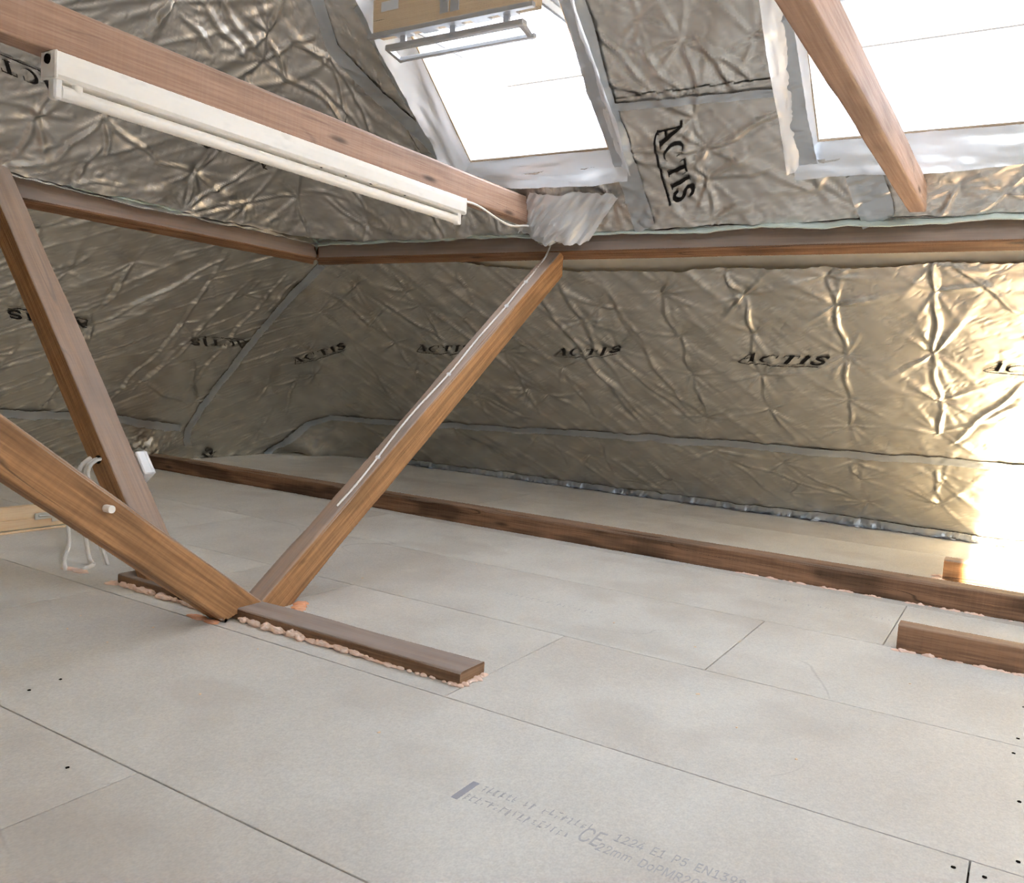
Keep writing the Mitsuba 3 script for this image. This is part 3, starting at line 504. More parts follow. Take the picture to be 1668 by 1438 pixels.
# ------------------------------------------------------------------ printed lettering on the foil
def glyphs():
    A = unary_union([Polygon([(0.02, 0), (0.10, 0), (0.46, 1.12), (0.40, 1.12)]), Polygon([(0.60, 0), (0.86, 0), (0.52, 1.16), (0.36, 1.16)]), sbox(0.16, 0.33, 0.66, 0.42), sbox(-0.05, 0, 0.2, 0.05), sbox(0.54, 0, 0.93, 0.05), Polygon([(0.2, 1.08), (0.4, 1.08), (0.4, 1.16), (0.22, 1.16)])])
    o = Point(0, 0).buffer(0.5, 32); i = Point(0.07, 0).buffer(0.5, 32)
    from shapely import affinity
    ring = affinity.scale(o, 0.95, 0.98).difference(affinity.scale(Point(0.09, 0).buffer(0.5, 32), 0.78, 0.86))
    Cc = affinity.translate(ring.difference(Polygon([(0.05, 0), (0.9, 0.62), (0.9, -0.62)])), 0.5, 0.5)
    Cc = unary_union([Cc, sbox(0.78, 0.62, 0.84, 0.95)])
    Tt = unary_union([sbox(0.30, 0, 0.52, 0.95), sbox(0.02, 0.88, 0.80, 0.96), sbox(0.02, 0.70, 0.07, 0.96), sbox(0.75, 0.70, 0.80, 0.96), sbox(0.2, 0, 0.62, 0.05)])
    I = unary_union([sbox(0.12, 0, 0.34, 0.96), sbox(0.02, 0, 0.44, 0.05), sbox(0.02, 0.91, 0.44, 0.96)])
    pts = [(0.60, 0.78), (0.52, 0.92), (0.34, 0.96), (0.17, 0.88), (0.13, 0.73), (0.22, 0.60), (0.42, 0.50), (0.57, 0.38), (0.60, 0.22), (0.50, 0.07), (0.30, 0.02), (0.12, 0.10), (0.07, 0.26)]
    S = LineString(spline(pts, 60)).buffer(0.085, cap_style=2)
    S = unary_union([S, sbox(0.60, 0.66, 0.65, 0.96), sbox(0.03, 0.0, 0.08, 0.3)])
    sw = [(0.05, 0.0), (0.35, -0.16), (0.9, -0.25), (2.0, -0.30), (3.2, -0.29), (4.3, -0.24)]
    line = LineString(spline(sw, 60)).buffer(0.045, cap_style=2)
    out, x = [], 0
    for g, adv in ((A, 1.0), (Cc, 1.12), (Tt, 0.98), (I, 0.62), (S, 0.7)):
        out.append(affinity.translate(g, x, 0)); x += adv
    return out+[line], x
GL, GW = glyphs()
def tri(poly, maxlen):
    ms = []
    for g in getattr(poly, 'geoms', [poly]):
        v, f = trimesh.creation.triangulate_polygon(g, engine='earcut')
        v3, f3 = trimesh.remesh.subdivide_to_size(np.c_[v, np.zeros(len(v))], f, maxlen, max_iter=12)
        ms.append(trimesh.Trimesh(v3, f3, process=False))
    return cat(*ms)
LOGO = cat(*[tri(g, 0.08) for g in GL])
def logo(parent, side, p0, p1, y0, H, hs=1.0):
    p0, p1 = np.array(p0), np.array(p1)
    a = np.array([w_of(side, p0, y0), p0[2]/SN]); b = np.array([w_of(side, p1, y0), p1[2]/SN])
    if np.linalg.norm(b-a) > 0.48: b = a+(b-a)*0.42/np.linalg.norm(b-a)
    L = np.linalg.norm(b-a); e = (b-a)/L; u = np.array([-e[1], e[0]])
    sc = L/GW; v = np.array(LOGO.vertices)
    q = a+e*(v[:, :1]*sc)+u*(v[:, 1:2]*sc*hs)
    P, Tt, S, N = roof(q[:, 0], q[:, 1], y0)
    V = P+N*(H(P, Tt, S)+0.0055)[:, None]
    add(parent+'__printed_lettering', trimesh.Trimesh(V, LOGO.faces, process=False), 'ink', smooth=True, label='black printed ACTIS lettering with an underline swoosh')
for side, a, b in LOGOS:
    up = a[2] > 1.3
    logo('wall_back' if side == 'C' else 'wall_left', side, a, b, UPP if up else LOW, H_up if up else H_low, 0.75 if up else 0.62)

# ------------------------------------------------------------------ timbers
def timber(key, p0, p1, up, w, d, mat, seed, bev=0.006, rough=0.0016, wane=0.004, label=None, category=None, group=None, cut0=None, cut1=None, n=None):
    """p0, p1: centre line ends; up: direction of depth d; width w across. cut0/cut1: plane normals of the end cuts."""
    p0, p1 = np.asarray(p0, float), np.asarray(p1, float); ax = unit(p1-p0); L = np.linalg.norm(p1-p0)
    b = unit(np.asarray(up, float)-ax*np.dot(up, ax)); a = np.cross(b, ax)
    hw, hd, e = w/2, d/2, bev
    c = []
    for cx, cy, a0 in ((hw-e, hd-e, 0), (-hw+e, hd-e, 90), (-hw+e, -hd+e, 180), (hw-e, -hd+e, 270)):
        for k in range(4):
            an = math.radians(a0+30*k); c.append((cx+e*math.cos(an), cy+e*math.sin(an)))
        nx = {0: (0, hd), 90: (-hw, 0), 180: (0, -hd), 270: (hw, 0)}[a0]
        for f in (0.25, 0.5, 0.75):   # extra points along the flat after this corner
            x1, y1 = c[-1]; tgt = {0: (-hw+e, hd), 90: (-hw, -hd+e), 180: (hw-e, -hd), 270: (hw, hd-e)}[a0]
            pass
        tgt = {0: (-hw+e, hd), 90: (-hw, -hd+e), 180: (hw-e, -hd), 270: (hw, hd-e)}[a0]; x1, y1 = c[-1]
        c += [(x1+(tgt[0]-x1)*f, y1+(tgt[1]-y1)*f) for f in (0.06, 0.5, 0.94)]
    c = np.array(c); m = len(c); n = n or max(4, int(L/0.03)); t = np.linspace(0, 1, n)
    per = np.r_[0, np.cumsum(np.linalg.norm(np.diff(np.vstack([c, c[:1]]), axis=0), axis=1))]
    c2 = np.vstack([c, c[:1]])
    V = p0[None, None]+ax*(t*L)[:, None, None]+c2[None, :, :1]*a+c2[None, :, 1:]*b
    rad = c2/np.linalg.norm(c2, axis=1, keepdims=True)
    q = np.stack(np.broadcast_arrays((t*L)[:, None]*3.0+seed*7.3, c2[None, :, 0]*18, c2[None, :, 1]*18), -1)
    nz = meshkit.fbm(q, 3, seed)-0.5; corner = (np.abs(c2[:, 0]) > hw*0.8) & (np.abs(c2[:, 1]) > hd*0.8)
    off = rough*2*nz-wane*np.clip(meshkit.fbm(np.stack(np.broadcast_arrays((t*L)[:, None]*2.1+seed, np.sign(c2[None, :, 0])*3, np.sign(c2[None, :, 1])*3), -1), 3, seed+1)-0.52, 0, 1)*4*corner[None]
    V = V+off[..., None]*(rad[None, :, :1]*a+rad[None, :, 1:]*b)
    for cut, end, base in ((cut0, 0, p0), (cut1, -1, p1)):
        if cut is not None:
            nn = unit(cut); num = ((base-V[end])@nn)/np.dot(ax, nn); V[end] = V[end]+num[:, None]*ax
    s0 = (V-p0)@ax
    uv = np.stack(np.broadcast_arrays(s0+seed*3.7, per[None, :]+seed*0.91), -1).reshape(-1, 2)
    f = grid_faces(n, m+1, flip=True)
    vs, us = [V.reshape(-1, 3)], [uv]; k0 = n*(m+1)
    fs = [f]
    for end in (0, -1):
        ring = V[end][:m]; cen = ring.mean(0); vs.append(np.vstack([ring, cen]))
        us.append(np.vstack([np.c_[c[:, 0]*0.4+seed*3.7, c[:, 1]*3+seed], [[seed*3.7, seed]]]))
        k = np.arange(m); k2 = (k+1) % m
        fs.append(np.stack([k+k0, k2+k0, k*0+m+k0] if end == -1 else [k2+k0, k+k0, k*0+m+k0], 1)); k0 += m+1
    mesh = trimesh.Trimesh(np.vstack(vs), np.vstack(fs), process=False)
    return add(key, mesh, mat, label=label, cat=category, group=group, smooth=True, uv=np.vstack(us))

ph = math.radians(20)
def purlin(key, side, a0, a1, seed, label):
    # bottom back edge (y=3.45, z=1.277), leaning 20 degrees
    dn = np.array([0, -math.cos(ph), math.sin(ph)]); upv = np.array([0, math.sin(ph), math.cos(ph)])
    cen = np.array([0, 3.45, 1.277])+dn*0.0375+upv*0.075
    if side == 'A': cen, upv = np.array([-cen[1], 0, cen[2]]), np.array([-upv[1], 0, upv[2]])
    p0, p1 = cen.copy(), cen.copy(); i = 0 if side == 'C' else 1; p0[i], p1[i] = a0, a1
    return timber(key, p0, p1, upv, 0.075, 0.15, 'wood_purlin', seed, wane=0.0015, label=label, category='purlin', cut0=(1, 1, 0) if side == 'C' else None, cut1=(1, 1, 0) if side == 'A' else None)
purlin('purlin', 'C', -3.425, XR-0.01, 1, 'long grey-topped purlin running along the rear slope under the skylights')
purlin('purlin', 'A', 0.1, 3.419, 2, 'brown purlin across the hipped left end, meeting the rear purlin at the corner')

ANG = math.atan2(1.235, 1.633); ca, sa = math.cos(ANG), math.sin(ANG)
XS = -1.9075
# strut up to the rear purlin
n_up = np.array([0, -sa, ca])     # normal of its upper face
e0 = np.array([XS, 1.713, 0.041]); p_bot = e0-n_up*0.0525
stR = timber('roof_strut', p_bot-np.array([0, ca, sa])*0.05, p_bot+np.array([0, ca, sa])*2.09, n_up, 0.075, 0.105, 'wood_strut', 3, label='diagonal brown strut rising right to the rear purlin, cable along it', category='strut', cut0=(0, -0.25, 1), cut1=(0, 1, -0.1))
# strut up towards the viewer
n_upL = np.array([0, sa, ca])
eL = np.array([XS, 1.62, 0.0995]); pL = eL-n_upL*0.0535
stL = timber('roof_strut', pL+np.array([0, ca, -sa])*0.055, pL+np.array([0, -ca, sa])*2.05, n_upL, 0.078, 0.107, 'wood_strut', 5, label='thick brown strut leaning from the floor up to the left edge of the photo', category='strut', cut0=(0, -0.1, 1))
# wooden peg in its face
pg = trimesh.creation.cylinder(radius=0.0095, height=0.03, sections=18); pg.apply_transform(trimesh.geometry.align_vectors([0, 0, 1], [1, 0, 0])); pg.apply_translation([XS+0.039+0.010, 1.205, 0.366])
add(stL+'__peg', pg, 'cable_sheath', smooth=40, label='pale round peg end')
# hip strut (post) in the plane y = 1.63 .. 1.735
dA = unit(np.array([-0.768, 0, 0.967])); n_A = np.array([dA[2], 0, -dA[0]])
pA0 = np.array([-2.425, 1.6825, 0.269])-n_A*0.047
stA = timber('roof_strut', pA0-dA*0.30, pA0+dA*1.36, n_A, 0.103, 0.094, 'wood_strut', 8, label='steep strut at the left rising from the floor to the hipped-end purlin', category='strut', cut0=(0, 0, 1), cut1=(1, 0, 0.3))

# sole plates and floor beam
sp = timber('sole_plate', (-2.43, 1.666, 0.0165), (-1.09, 1.666, 0.0165), (0, 0, 1), 0.104, 0.035, 'wood_plate', 12, bev=0.005, label='flat sole plate on the floor under the two struts, worn grey on top', category='timber')
sp2 = timber('sole_plate', (-0.272, 2.732, 0.038), (1.4, 2.732, 0.038), (0, 0, 1), 0.062, 0.078, 'wood_beam', 14, label='short brown timber on the floor at the right, in front of the long floor beam', category='timber')
fb = timber('floor_beam', (-5.2, 3.405, 0.041), (XR-0.01, 3.395, 0.045), (0, 0, 1), 0.085, 0.09, 'wood_beam', 16, bev=0.008, wane=0.008, label='long dark floor beam lying parallel to the rear slope', category='beam', n=340)
bl = timber('timber_block', (-0.245, 3.93, 0.043), (1.3, 3.93, 0.043), (0, 0, 1), 0.085, 0.088, 'wood_strut', 18, label='timber end behind the floor beam at the far right, half in sunlight', category='timber')

# collar beams
co1 = timber('collar_beam', (-1.9835, 0.0, 1.462), (-1.9835, 3.36, 1.462), (0, 0, 1), 0.077, 0.108, 'wood_collar', 20, label='horizontal collar beam at upper left carrying the fluorescent lamp', category='beam')
co2 = timber('collar_beam', (-0.405, 0.2, 1.447), (-0.405, 3.32, 1.447), (0, 0, 1), 0.058, 0.094, 'wood_collar', 22, label='collar beam at upper right crossing in front of the second skylight', category='beam')

# ------------------------------------------------------------------ trimmed foam along the floor timbers
def blobs(path, rad, n, seed, flat=0.6, z0=0.0):
    R = np.random.default_rng(seed); path = np.asarray(path, float); out = []
    d = np.r_[0, np.cumsum(np.linalg.norm(np.diff(path, axis=0), axis=1))]
    for k in range(n):
        u = R.uniform(0, d[-1]); c = np.array([np.interp(u, d, path[:, i]) for i in range(3)])
        m = trimesh.creation.icosphere(subdivisions=2, radius=1.0); r = rad*R.uniform(0.35, 1.35)
        v = np.array(m.vertices)*np.array([r*R.uniform(.8, 1.7), r*R.uniform(.6, 1.0), r*flat*R.uniform(.6, 1.3)])
        v *= (0.75+0.6*meshkit.noise(v*150+k))[:, None]
        v += c+R.normal(0, rad*0.3, 3)*np.array([1, 0.6, 0.0]); v[:, 2] = np.maximum(v[:, 2]+z0, 0.0004)
        out.append(trimesh.Trimesh(v, m.faces, process=False))
    return cat(*out)
add(sp+'__foam', blobs([(-2.43, 1.608, .006), (-1.98, 1.608, .006)], 0.0125, 42, 1), 'foam', kind='stuff', label='pink expanding foam along the plate edge')
add(sp+'__foam', blobs([(-1.86, 1.608, .008), (-1.62, 1.608, .008)], 0.013, 28, 2), 'foam', kind='stuff', label='pink expanding foam along the plate edge')
add(sp+'__foam', blobs([(-1.66, 1.609, .005), (-1.38, 1.609, .008)], 0.011, 34, 3), 'foam', kind='stuff')
add(sp+'__foam', blobs([(-1.40, 1.610, .003), (-1.085, 1.610, .003), (-1.083, 1.72, .003)], 0.0068, 60, 4), 'foam', kind='stuff')
add(sp+'__foam', blobs([(-2.445, 1.60, .0), (-2.44, 1.73, .0)], 0.014, 30, 5, flat=0.4), 'foam', kind='stuff')
add(stL+'__foam', blobs([(-1.99, 1.553, 0), (-1.88, 1.553, 0)], 0.014, 26, 6, flat=0.3), 'foam_orange', kind='stuff', label='orange foam under the strut foot')
add(stR+'__foam', blobs([(-1.80, 1.78, 0), (-1.86, 1.86, 0)], 0.014, 26, 7, flat=0.35), 'foam_orange', kind='stuff', label='orange foam under the strut foot')
add(stA+'__foam', blobs([(-2.20, 1.755, 0), (-2.10, 1.80, 0)], 0.008, 24, 8, flat=0.3), 'foam', kind='stuff')
add(sp2+'__foam', blobs([(-0.285, 2.698, 0), (0.9, 2.698, 0)], 0.0105, 100, 9, flat=0.45), 'foam', kind='stuff', label='pale pink foam along the foot of the timber')
add(fb+'__foam', blobs([(-0.95, 3.353, 0), (0.9, 3.350, 0)], 0.0095, 90, 10, flat=0.5), 'foam', kind='stuff', label='pale pink foam along the foot of the beam')
add(bl+'__foam', blobs([(-0.262, 3.88, 0), (-0.262, 3.98, 0)], 0.012, 20, 11, flat=0.4), 'foam', kind='stuff')
m = blobs([(-2.70, 1.615, 0), (-2.63, 1.625, 0)], 0.016, 16, 12, flat=0.25)
add('foam_patch', m, 'foam', 'pink foam smear on the floor where the left cable goes through', 'foam')

# ------------------------------------------------------------------ fluorescent lamp under the first collar
lamp = tag('fluorescent_lamp', 'white fluorescent batten lamp with bare tube fixed under the collar beam', 'lamp')
LX, LZ = -1.955, 1.378   # centre of batten
y0l, y1l = 1.10, 2.715
prof = Polygon([(-0.026, 0.029), (0.026, 0.029), (0.028, 0.010), (0.028, -0.022), (0.020, -0.029), (-0.020, -0.029), (-0.028, -0.022), (-0.028, 0.010)])
mb = trimesh.creation.extrude_polygon(prof, y1l-y0l-0.01, engine='earcut'); v = np.array(mb.vertices)
add(lamp+'__batten', trimesh.Trimesh(np.stack([LX+v[:, 0], y0l+0.005+v[:, 2], LZ+v[:, 1]], 1), mb.faces[:, ::-1]), 'white_enamel')
for y, hh in ((y0l, 1), (y1l-0.006, 0)):
    k = add(lamp+'__end_cap', bx([LX-0.030, y-0.002, LZ-0.031], [LX+0.030, y+0.006, LZ+0.031], 0.003), 'white_enamel')
    if hh:
        c = trimesh.creation.cylinder(radius=0.011, height=0.004, sections=20); c.apply_transform(trimesh.geometry.align_vectors([0, 0, 1], [0, 1, 0])); c.apply_translation([LX, y-0.003, LZ+0.012])
        add(k+'__cable_hole', c, 'dark_hole')
TZ = LZ-0.053
for y in (y0l+0.006, y1l-0.03):
    add(lamp+'__lamp_holder', bx([LX-0.014, y, TZ-0.019], [LX+0.014, y+0.020, LZ-0.020], 0.004), 'white_plastic')
add(lamp+'__tube', tube([(LX, y, TZ) for y in (y0l+0.026, y0l+0.03, y1l-0.034, y1l-0.03)], [0.015, 0.0165, 0.0165, 0.015], 24), 'tube_glass', smooth=40)
for ya, yb in ((y0l+0.026, y0l+0.055), (y1l-0.055, y1l-0.03)):
    add(lamp+'__tube_cap', tube([(LX, ya, TZ), (LX, yb, TZ)], 0.0172, 24), 'white_enamel', smooth=40)
c = trimesh.creation.cylinder(radius=0.012, height=0.03, sections=18); c.apply_translation([LX+0.004, y0l+0.065, LZ-0.040]); add(lamp+'__starter', c, 'cable_sheath', smooth=40)
for y in (1.95, 2.06, 2.18, 2.36):
    c = trimesh.creation.cylinder(radius=0.0035, height=0.003, sections=12); c.apply_translation([LX+0.010, y, LZ-0.0295]); add(lamp+'__screw', c, 'dark_hole')

# ------------------------------------------------------------------ cables
xc = -1.9445
cab = add('lamp_cable', tube(spline([(xc, 2.705, 1.397), (xc+.004, 2.76, 1.402), (xc+.002, 2.84, 1.398), (xc, 2.98, 1.375), (xc, 3.10, 1.372), (xc, 3.16, 1.385), (xc, 3.26, 1.392), (xc, 3.33, 1.372)], 60), 0.0045, 8), 'cable_sheath', 'thin cream cable drooping from the lamp end to the collar beam end', 'cable', smooth=True)
pts = []
for s, o in ((0.02, .012), (0.12, .004), (0.3, -.006), (0.55, -.002), (0.8, .012), (1.05, .002), (1.3, .01), (1.55, .008), (1.75, .016), (1.98, .028)):
    q = e0+np.array([0, ca, sa])*(0.10+s*0.985)+n_up*0.0045; q[0] = XS+0.012-o; pts.append(q)
top = pts[-1]+np.array([0.0, 0.035, 0.05]); pts.append(top)
cb = add('strut_cable', tube(spline(pts[2:], 140), 0.0036, 8), 'cable_sheath', 'pale cable clipped along the upper face of the strut to the rear purlin', 'cable', smooth=True)
for i in (3, 5, 7, 8):
    add(cb+'__clip', frame_mesh(bx([-0.008, -0.006, -0.002], [0.008, 0.006, 0.008], 0.002), pts[i]-n_up*0.003, np.array([1, 0, 0.]), np.array([0, ca, sa]), n_up), 'white_plastic')
# left: hatch edge with latch and loose cables
hb = tag('loft_hatch_edge', 'pale pine boarding edge standing on the floor at the far left', 'board')
def pine_part(key, p0, p1, w, d, seed):
    k = timber('tmp', p0, p1, (0, 0, 1), w, d, 'pine', seed, bev=0.002, wane=0.0, rough=0.0004)
    scene[numbered(key)] = scene.pop(k); labels.pop(k, None)
pine_part(hb+'__board', (-3.425, 0.9, 0.068), (-3.425, 2.03, 0.068), 0.03, 0.052, 30)
pine_part(hb+'__board', (-3.423, 0.9, 0.022), (-3.423, 2.06, 0.022), 0.034, 0.040, 33)
pine_part(hb+'__trim', (-3.36, 0.9, 0.004), (-3.36, 2.25, 0.004), 0.016, 0.008, 36)
lt = add('hatch_latch', cat(bx([-3.404, 1.885, 0.035], [-3.399, 1.955, 0.062], 0.001), bx([-3.404, 1.955, 0.02], [-3.400, 2.06, 0.058], 0.001)), 'galvanised', 'small galvanised latch plate on the pine boarding', 'latch')
add(lt+'__bolt', tube([(-3.398, 1.90, 0.049), (-3.398, 1.95, 0.049)], 0.004, 10), 'galvanised', smooth=40)
lc1 = add('loose_cable', tube(spline([(-3.39, 1.985, 0.058), (-3.30, 1.95, 0.075), (-3.14, 1.87, 0.045), (-2.95, 1.76, 0.02), (-2.79, 1.650, 0.010), (-2.690, 1.598, -0.004)], 60), 0.0078, 8), 'cable_sheath', 'left one of two loose white cables, from the latch down to the floor', 'cable', smooth=True)
def hole_pt(a, b): return pA0+dA*a+n_A*b+np.array([0, -0.052, 0])
hp = np.array([-2.573, 1.63, 0.385])
lc2 = add('loose_cable', tube(spline([(-2.655, 1.635, 0.002), (-2.685, 1.69, 0.009), (-2.72, 1.70, 0.014), (-2.74, 1.70, 0.06), (-2.715, 1.66, 0.16), (-2.66, 1.61, 0.30), (-2.612, 1.600, 0.366), (-2.600, 1.622, 0.388)], 80), 0.0078, 8), 'cable_sheath', 'right one of two loose white cables, looping up from the floor into the strut', 'cable', smooth=True)
for k in range(2):
    add('strut_hole_cable' , tube(spline([(-2.578+.016*k, 1.645, 0.386), (-2.581+.016*k, 1.612, 0.380), (-2.592+.016*k, 1.600, 0.355), (-2.589+.016*k, 1.604, 0.30), (-2.554+.016*k, 1.612, 0.18), (-2.505+.016*k, 1.618, 0.05)], 50), 0.0055, 8), 'cable_sheath', ('left' if k == 0 else 'right')+' of the two white cables bent out of the hole in the steep strut', 'cable', 'cables out of the strut hole', smooth=True)
hm = trimesh.creation.cylinder(radius=0.014, height=0.004, sections=20); hm.apply_transform(trimesh.geometry.align_vectors([0, 0, 1], [0, 1, 0])); hm.apply_translation([-2.573, 1.6295, 0.385]); add(stA+'__drilled_hole', hm, 'dark_hole')
pb = frame_mesh(bx([-0.045, -0.022, -0.040], [0.045, 0.022, 0.045], 0.004), pA0+dA*0.135+n_A*0.006+np.array([0, 0.0525+0.023, 0]), dA, np.array([0, 1., 0]), n_A)
sb = add('junction_box', pb, 'white_plastic', 'white plastic box fixed behind the steep left strut near the floor', 'junction box')
add(sb+'__lid_seam', frame_mesh(bx([-0.046, 0.008, -0.041], [0.046, 0.0095, 0.046]), pA0+dA*0.135+n_A*0.006+np.array([0, 0.0525+0.023, 0]), dA, np.array([0, 1., 0]), n_A), 'paper_label')

# ------------------------------------------------------------------ skylights
def window(num, wd, sgn, is_open, label):
    key = tag(f'window_{num}', label, None, None, 'structure')
    o = org(wd, sgn); X = np.array([1.0, 0, 0]); S, N = Sv[sgn], Nv[sgn]; w = wd['w']
    L = lambda m: frame_mesh(m, o, X, S, N)
    def part(name, m, mat, **kw): return add(f'{key}__{name}', L(m), mat, **kw)
    t, n0, n1 = 0.034, 0.024, 0.19
    for lo, hi in (([-t, -t, n0], [0, LEN+t, n1]), ([w, -t, n0], [w+t, LEN+t, n1]), ([0, -t, n0], [w, 0, n1]), ([0, LEN, n0], [w, LEN+t, n1])):
        part('frame', bx(lo, hi, 0.002), 'window_pine' if lo[2] is None else 'white_paint')
    # thin pine edge of the frame facing the room
    for lo, hi in (([-0.012, -0.012, 0.016], [0.006, LEN+0.012, 0.025]), ([w-0.006, -0.012, 0.016], [w+0.012, LEN+0.012, 0.025]), ([0.006, -0.012, 0.016], [w-0.006, 0.006, 0.025]), ([0.006, LEN-0.006, 0.016], [w-0.006, LEN+0.012, 0.025])):
        part('lining_edge', bx(lo, hi, 0.001), 'window_pine')
    # foil turned out of the roof up to the frame
    R = np.random.default_rng(num)
    def flap(a, b, inward, lab):
        a, b, inward = np.array(a, float), np.array(b, float), np.array(inward, float); n = int(np.linalg.norm(b-a)/0.008); u = np.linspace(0, 1, n); m = 12; v = np.linspace(0, 1, m)
        P = a+(b-a)*u[:, None, None]+inward*(v[None, :, None]*(MARG+0.03)-0.006)
        q = np.stack(np.broadcast_arrays(u[:, None]*np.linalg.norm(b-a)*9, v[None]*2.5, 0*u[:, None]+num), -1)
        hgt = 0.020-0.082*v[None]**1.1+0.05*(meshkit.fbm(q*np.array([0.5, 1.6, 1]), 4, 3+num)-0.5)*(0.2+v[None])
        P[..., 2] = hgt
        part('foil_reveal', trimesh.Trimesh(P.reshape(-1, 3), grid_faces(n, m), process=False), 'reveal_foil', smooth=True, uv=P[..., :2].reshape(-1, 2))
    if sgn > 0:
        flap((-MARG, 0, 0), (w+MARG, 0, 0), (0, -1, 0), '')
        flap((0, -MARG, 0), (0, LEN+MARG, 0), (-1, 0, 0), '')
        flap((w, -MARG, 0), (w, LEN+MARG, 0), (1, 0, 0), '')
        flap((-MARG, LEN, 0), (w+MARG, LEN, 0), (0, 1, 0), '')
    # sash
    if is_open:   # swung about its middle until it lies level
        th = math.radians(-42)
        c = np.array([0, 0.408, 0.19]); es = np.array([0, math.cos(th), math.sin(th)]); en = np.array([0, -math.sin(th), math.cos(th)])
        if sgn < 0: pass
        hl = 0.445
        def sash(name, lo, hi, mat, bev=0.002, parent=None):
            m = frame_mesh(bx(lo, hi, bev), c, np.array([1.0, 0, 0]), es, en)
            return add(f'{key}__{name}' if not parent else f'{parent}__{name}', L(m), mat)
        g = 0.012
        sk = sash('sash', [g, -hl, -0.012], [w-g, -hl+0.042, 0.045], 'white_paint')
        sash('sash', [g, -hl+0.042, -0.012], [g+0.042, hl-0.05, 0.045], 'white_paint')
        sash('sash', [w-g-0.042, -hl+0.042, -0.012], [w-g, hl-0.05, 0.045], 'white_paint')
        top = sash('sash', [g-0.02, hl-0.05, -0.075], [w-g+0.02, hl+0.012, 0.048], 'window_pine')
        sash('glass_pane', [g+0.04, -hl+0.04, 0.018], [w-g-0.04, hl-0.05, 0.0182], 'glass', 0)
        for lo, hi in (([g+0.036, -hl+0.036, -0.016], [w-g-0.036, -hl+0.043, -0.011]), ([g+0.036, -hl+0.043, -0.016], [g+0.043, hl-0.05, -0.011]), ([w-g-0.043, -hl+0.043, -0.016], [w-g-0.036, hl-0.05, -0.011]), ([g, -hl-0.001, -0.016], [w-g, -hl+0.004, -0.010])):
            sash('seal', lo, hi, 'grey_rubber', 0)
        # fittings on the top rail: hood strip, catches, label, control bar that doubles as air flap
        sash('hood_strip', [g-0.03, hl+0.010, -0.092], [w-g+0.03, hl+0.030, -0.076], 'alloy', 0.001)
        sash('rating_label', [g+0.02, hl+0.0122, 0.0], [g+0.10, hl+0.0130, 0.034], 'paper_label', 0)
        for x in (0.30, 0.345):
            sash('catch_plate', [x, hl+0.0122, -0.050], [x+0.038, hl+0.0155, 0.036], 'alloy', 0.001)
            mcy = trimesh.creation.cylinder(radius=0.007, height=0.008, sections=14); mcy.apply_transform(trimesh.geometry.align_vectors([0, 0, 1], [0, 1, 0])); mcy.apply_translation([x+0.019, hl+0.018, -0.006])
            add(f'{key}__screw', L(frame_mesh(mcy, c, np.array([1.0, 0, 0]), es, en)), 'galvanised', smooth=40)
        bk = f'{key}__control_bar'
        for j, x in enumerate((g+0.10, 0.5*w, w-g-0.10)):
            sash('hanger', [x-0.012, hl-0.028, -0.122], [x+0.012, hl-0.016, -0.076], 'alloy', 0.001)
        for x in np.linspace(0.08, w-0.14, 5):
            sash('vent_grille', [x, hl-0.04, -0.084], [x+0.07, hl+0.004, -0.0745], 'alloy', 0.001)
        cb = sash('control_bar', [g+0.03, hl-0.026, -0.132], [w-g-0.02, hl+0.002, -0.112], 'alloy', 0.004)
        sash('rod', [g+0.03, hl-0.090, -0.150], [w-g-0.02, hl-0.073, -0.134], 'alloy', 0.003, parent=cb)
        for x in (g+0.03, w-g-0.045):
            m = trimesh.convex.convex_hull(np.array([[x, hl+0.0, -0.130], [x, hl-0.02, -0.112], [x, hl-0.090, -0.150], [x, hl-0.073, -0.134]]+[[x+0.014, hl+0.0, -0.130], [x+0.014, hl-0.02, -0.112], [x+0.014, hl-0.090, -0.150], [x+0.014, hl-0.073, -0.134]]))
            add(f'{cb}__bracket', L(frame_mesh(m, c, np.array([1.0, 0, 0]), es, en)), 'alloy')
    else:
        g = 0.004
        for lo, hi in (([g, g, 0.09], [w-g, 0.05, 0.14]), ([g, LEN-0.05, 0.09], [w-g, LEN-g, 0.14]), ([g, 0.05, 0.09], [0.05, LEN-0.05, 0.14]), ([w-0.05, 0.05, 0.09], [w-g, LEN-0.05, 0.14])):
            part('sash', bx(lo, hi, 0.002), 'white_paint')
        part('glass_pane', bx([0.048, 0.048, 0.115], [w-0.048, LEN-0.048, 0.1152]), 'glass')
window(1, W1, 1, True, 'left skylight standing open, pale pine top rail with control bar')
window(2, W2, 1, True, 'right skylight standing open, cut by the photo edge')
for k, wd in ((3, W3), (4, W4)): window(k, wd, -1, False, 'skylight in the near slope')

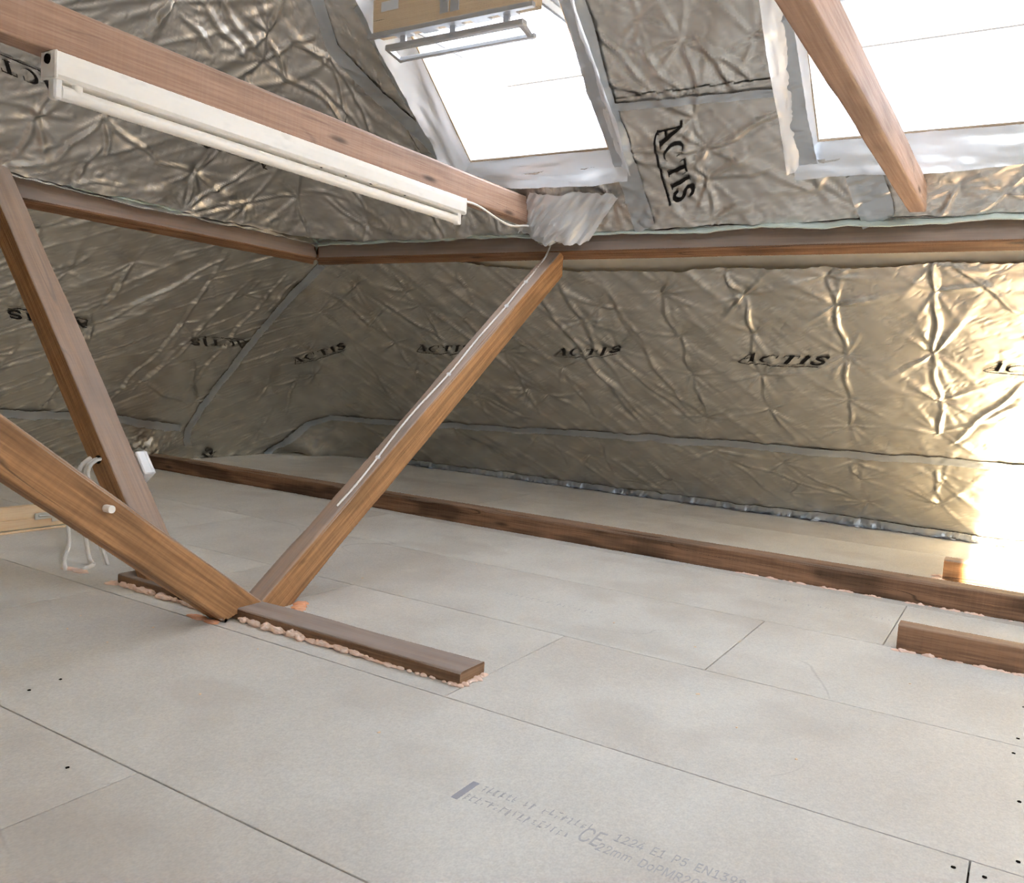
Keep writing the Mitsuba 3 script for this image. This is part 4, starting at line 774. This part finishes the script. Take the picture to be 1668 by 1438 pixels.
R = np.random.default_rng(8); ms = []
for x, y in [(-1.07, 1.30), (-1.95, 1.27), (-1.24, 1.62), (-0.62, 1.95), (-1.5, 1.2), (-0.2, 2.4), (-0.75, 2.3), (-2.2, 1.35)]+[(R.uniform(-2.6, 0), R.uniform(0.8, 3.2)) for _ in range(14)]:
    m = trimesh.creation.box([R.uniform(.003, .009), R.uniform(.002, .004), R.uniform(.001, .002)]); m.apply_transform(trimesh.transformations.rotation_matrix(R.uniform(0, 6), [0, 0, 1])); m.apply_translation([x, y, 0.0009]); ms.append(m)
add('wood_chips', cat(*ms), 'pine', 'tiny pale wood chips scattered over the chipboard floor', 'wood chips', kind='stuff')
wk = tag('window_5', 'window in the gable wall at the right end of the attic', None, None, 'structure')
for ya, yb, za, zb in ((GWY0, GWY1, GWZ0, GWZ0+.05), (GWY0, GWY1, GWZ1-.05, GWZ1), (GWY0, GWY0+.05, GWZ0+.05, GWZ1-.05), (GWY1-.05, GWY1, GWZ0+.05, GWZ1-.05), ((GWY0+GWY1)/2-.03, (GWY0+GWY1)/2+.03, GWZ0+.05, GWZ1-.05)):
    add(wk+'__frame', bx([XR+0.01, ya, za], [XR+0.07, yb, zb], 0.002), 'white_paint')
add(wk+'__glass_pane', bx([XR+0.035, GWY0+.045, GWZ0+.045], [XR+0.0352, GWY1-.045, GWZ1-.045]), 'glass')

# ------------------------------------------------------------------ faint factory print on the floor boards
def floor_text(text, x, y, hgt, stretch, ang=0.0, mat='floor_ink'):
    m = meshkit.text_mesh(text, hgt, 0.0003); v = np.array(m.vertices); v[:, 0] *= stretch
    c, s = math.cos(ang), math.sin(ang)
    v = np.stack([x+v[:, 0]*c-v[:, 1]*s, y+v[:, 0]*s+v[:, 1]*c, v[:, 2]+0.0001], 1)
    return add('floor__printed_lettering', trimesh.Trimesh(v, m.faces, process=False), mat, label='faint grey factory print on a floor board')
R = np.random.default_rng(5)
def smudges(x0, x1, y, hgt, n, seed, step=0.0125):
    # print too worn to read: broken strokes in cells of the same size as the letters
    R = np.random.default_rng(seed); ms = []; x = x0
    while x < x1:
        if R.random() < 0.86:
            for _ in range(n):
                a = R.uniform(0, 1, 2); horiz = R.random() < 0.55
                w, h = (R.uniform(.3, .9)*0.009, 0.0016) if horiz else (0.0016, R.uniform(.3, .9)*hgt)
                lo = np.array([x+a[0]*0.009*0.4, y+a[1]*(hgt-h), 0.0001]); ms.append(bx(lo, lo+np.array([w, h, 0.0003])))
        x += step
    return add('floor__printed_lettering', cat(*ms), 'floor_ink', label='worn illegible print on a floor board')
add('floor__printed_bar', bx([-0.803, 1.180, 0.0001], [-0.789, 1.252, 0.0004]), 'floor_ink_dark', label='grey printed bar')
smudges(-0.775, -0.560, 1.229, 0.026, 4, 1); smudges(-0.785, -0.575, 1.186, 0.026, 4, 2)
floor_text('CE', -0.566, 1.196, 0.046, 0.5)
floor_text('1224  E1  P5  EN13986-2004  C', -0.515, 1.231, 0.024, 0.62)
floor_text('22mm  DoPMR20DPR1', -0.527, 1.188, 0.024, 0.62)
smudges(-1.46, -1.12, 2.40, 0.024, 3, 3, 0.02); smudges(-0.80, -0.33, 3.03, 0.022, 3, 4, 0.02)
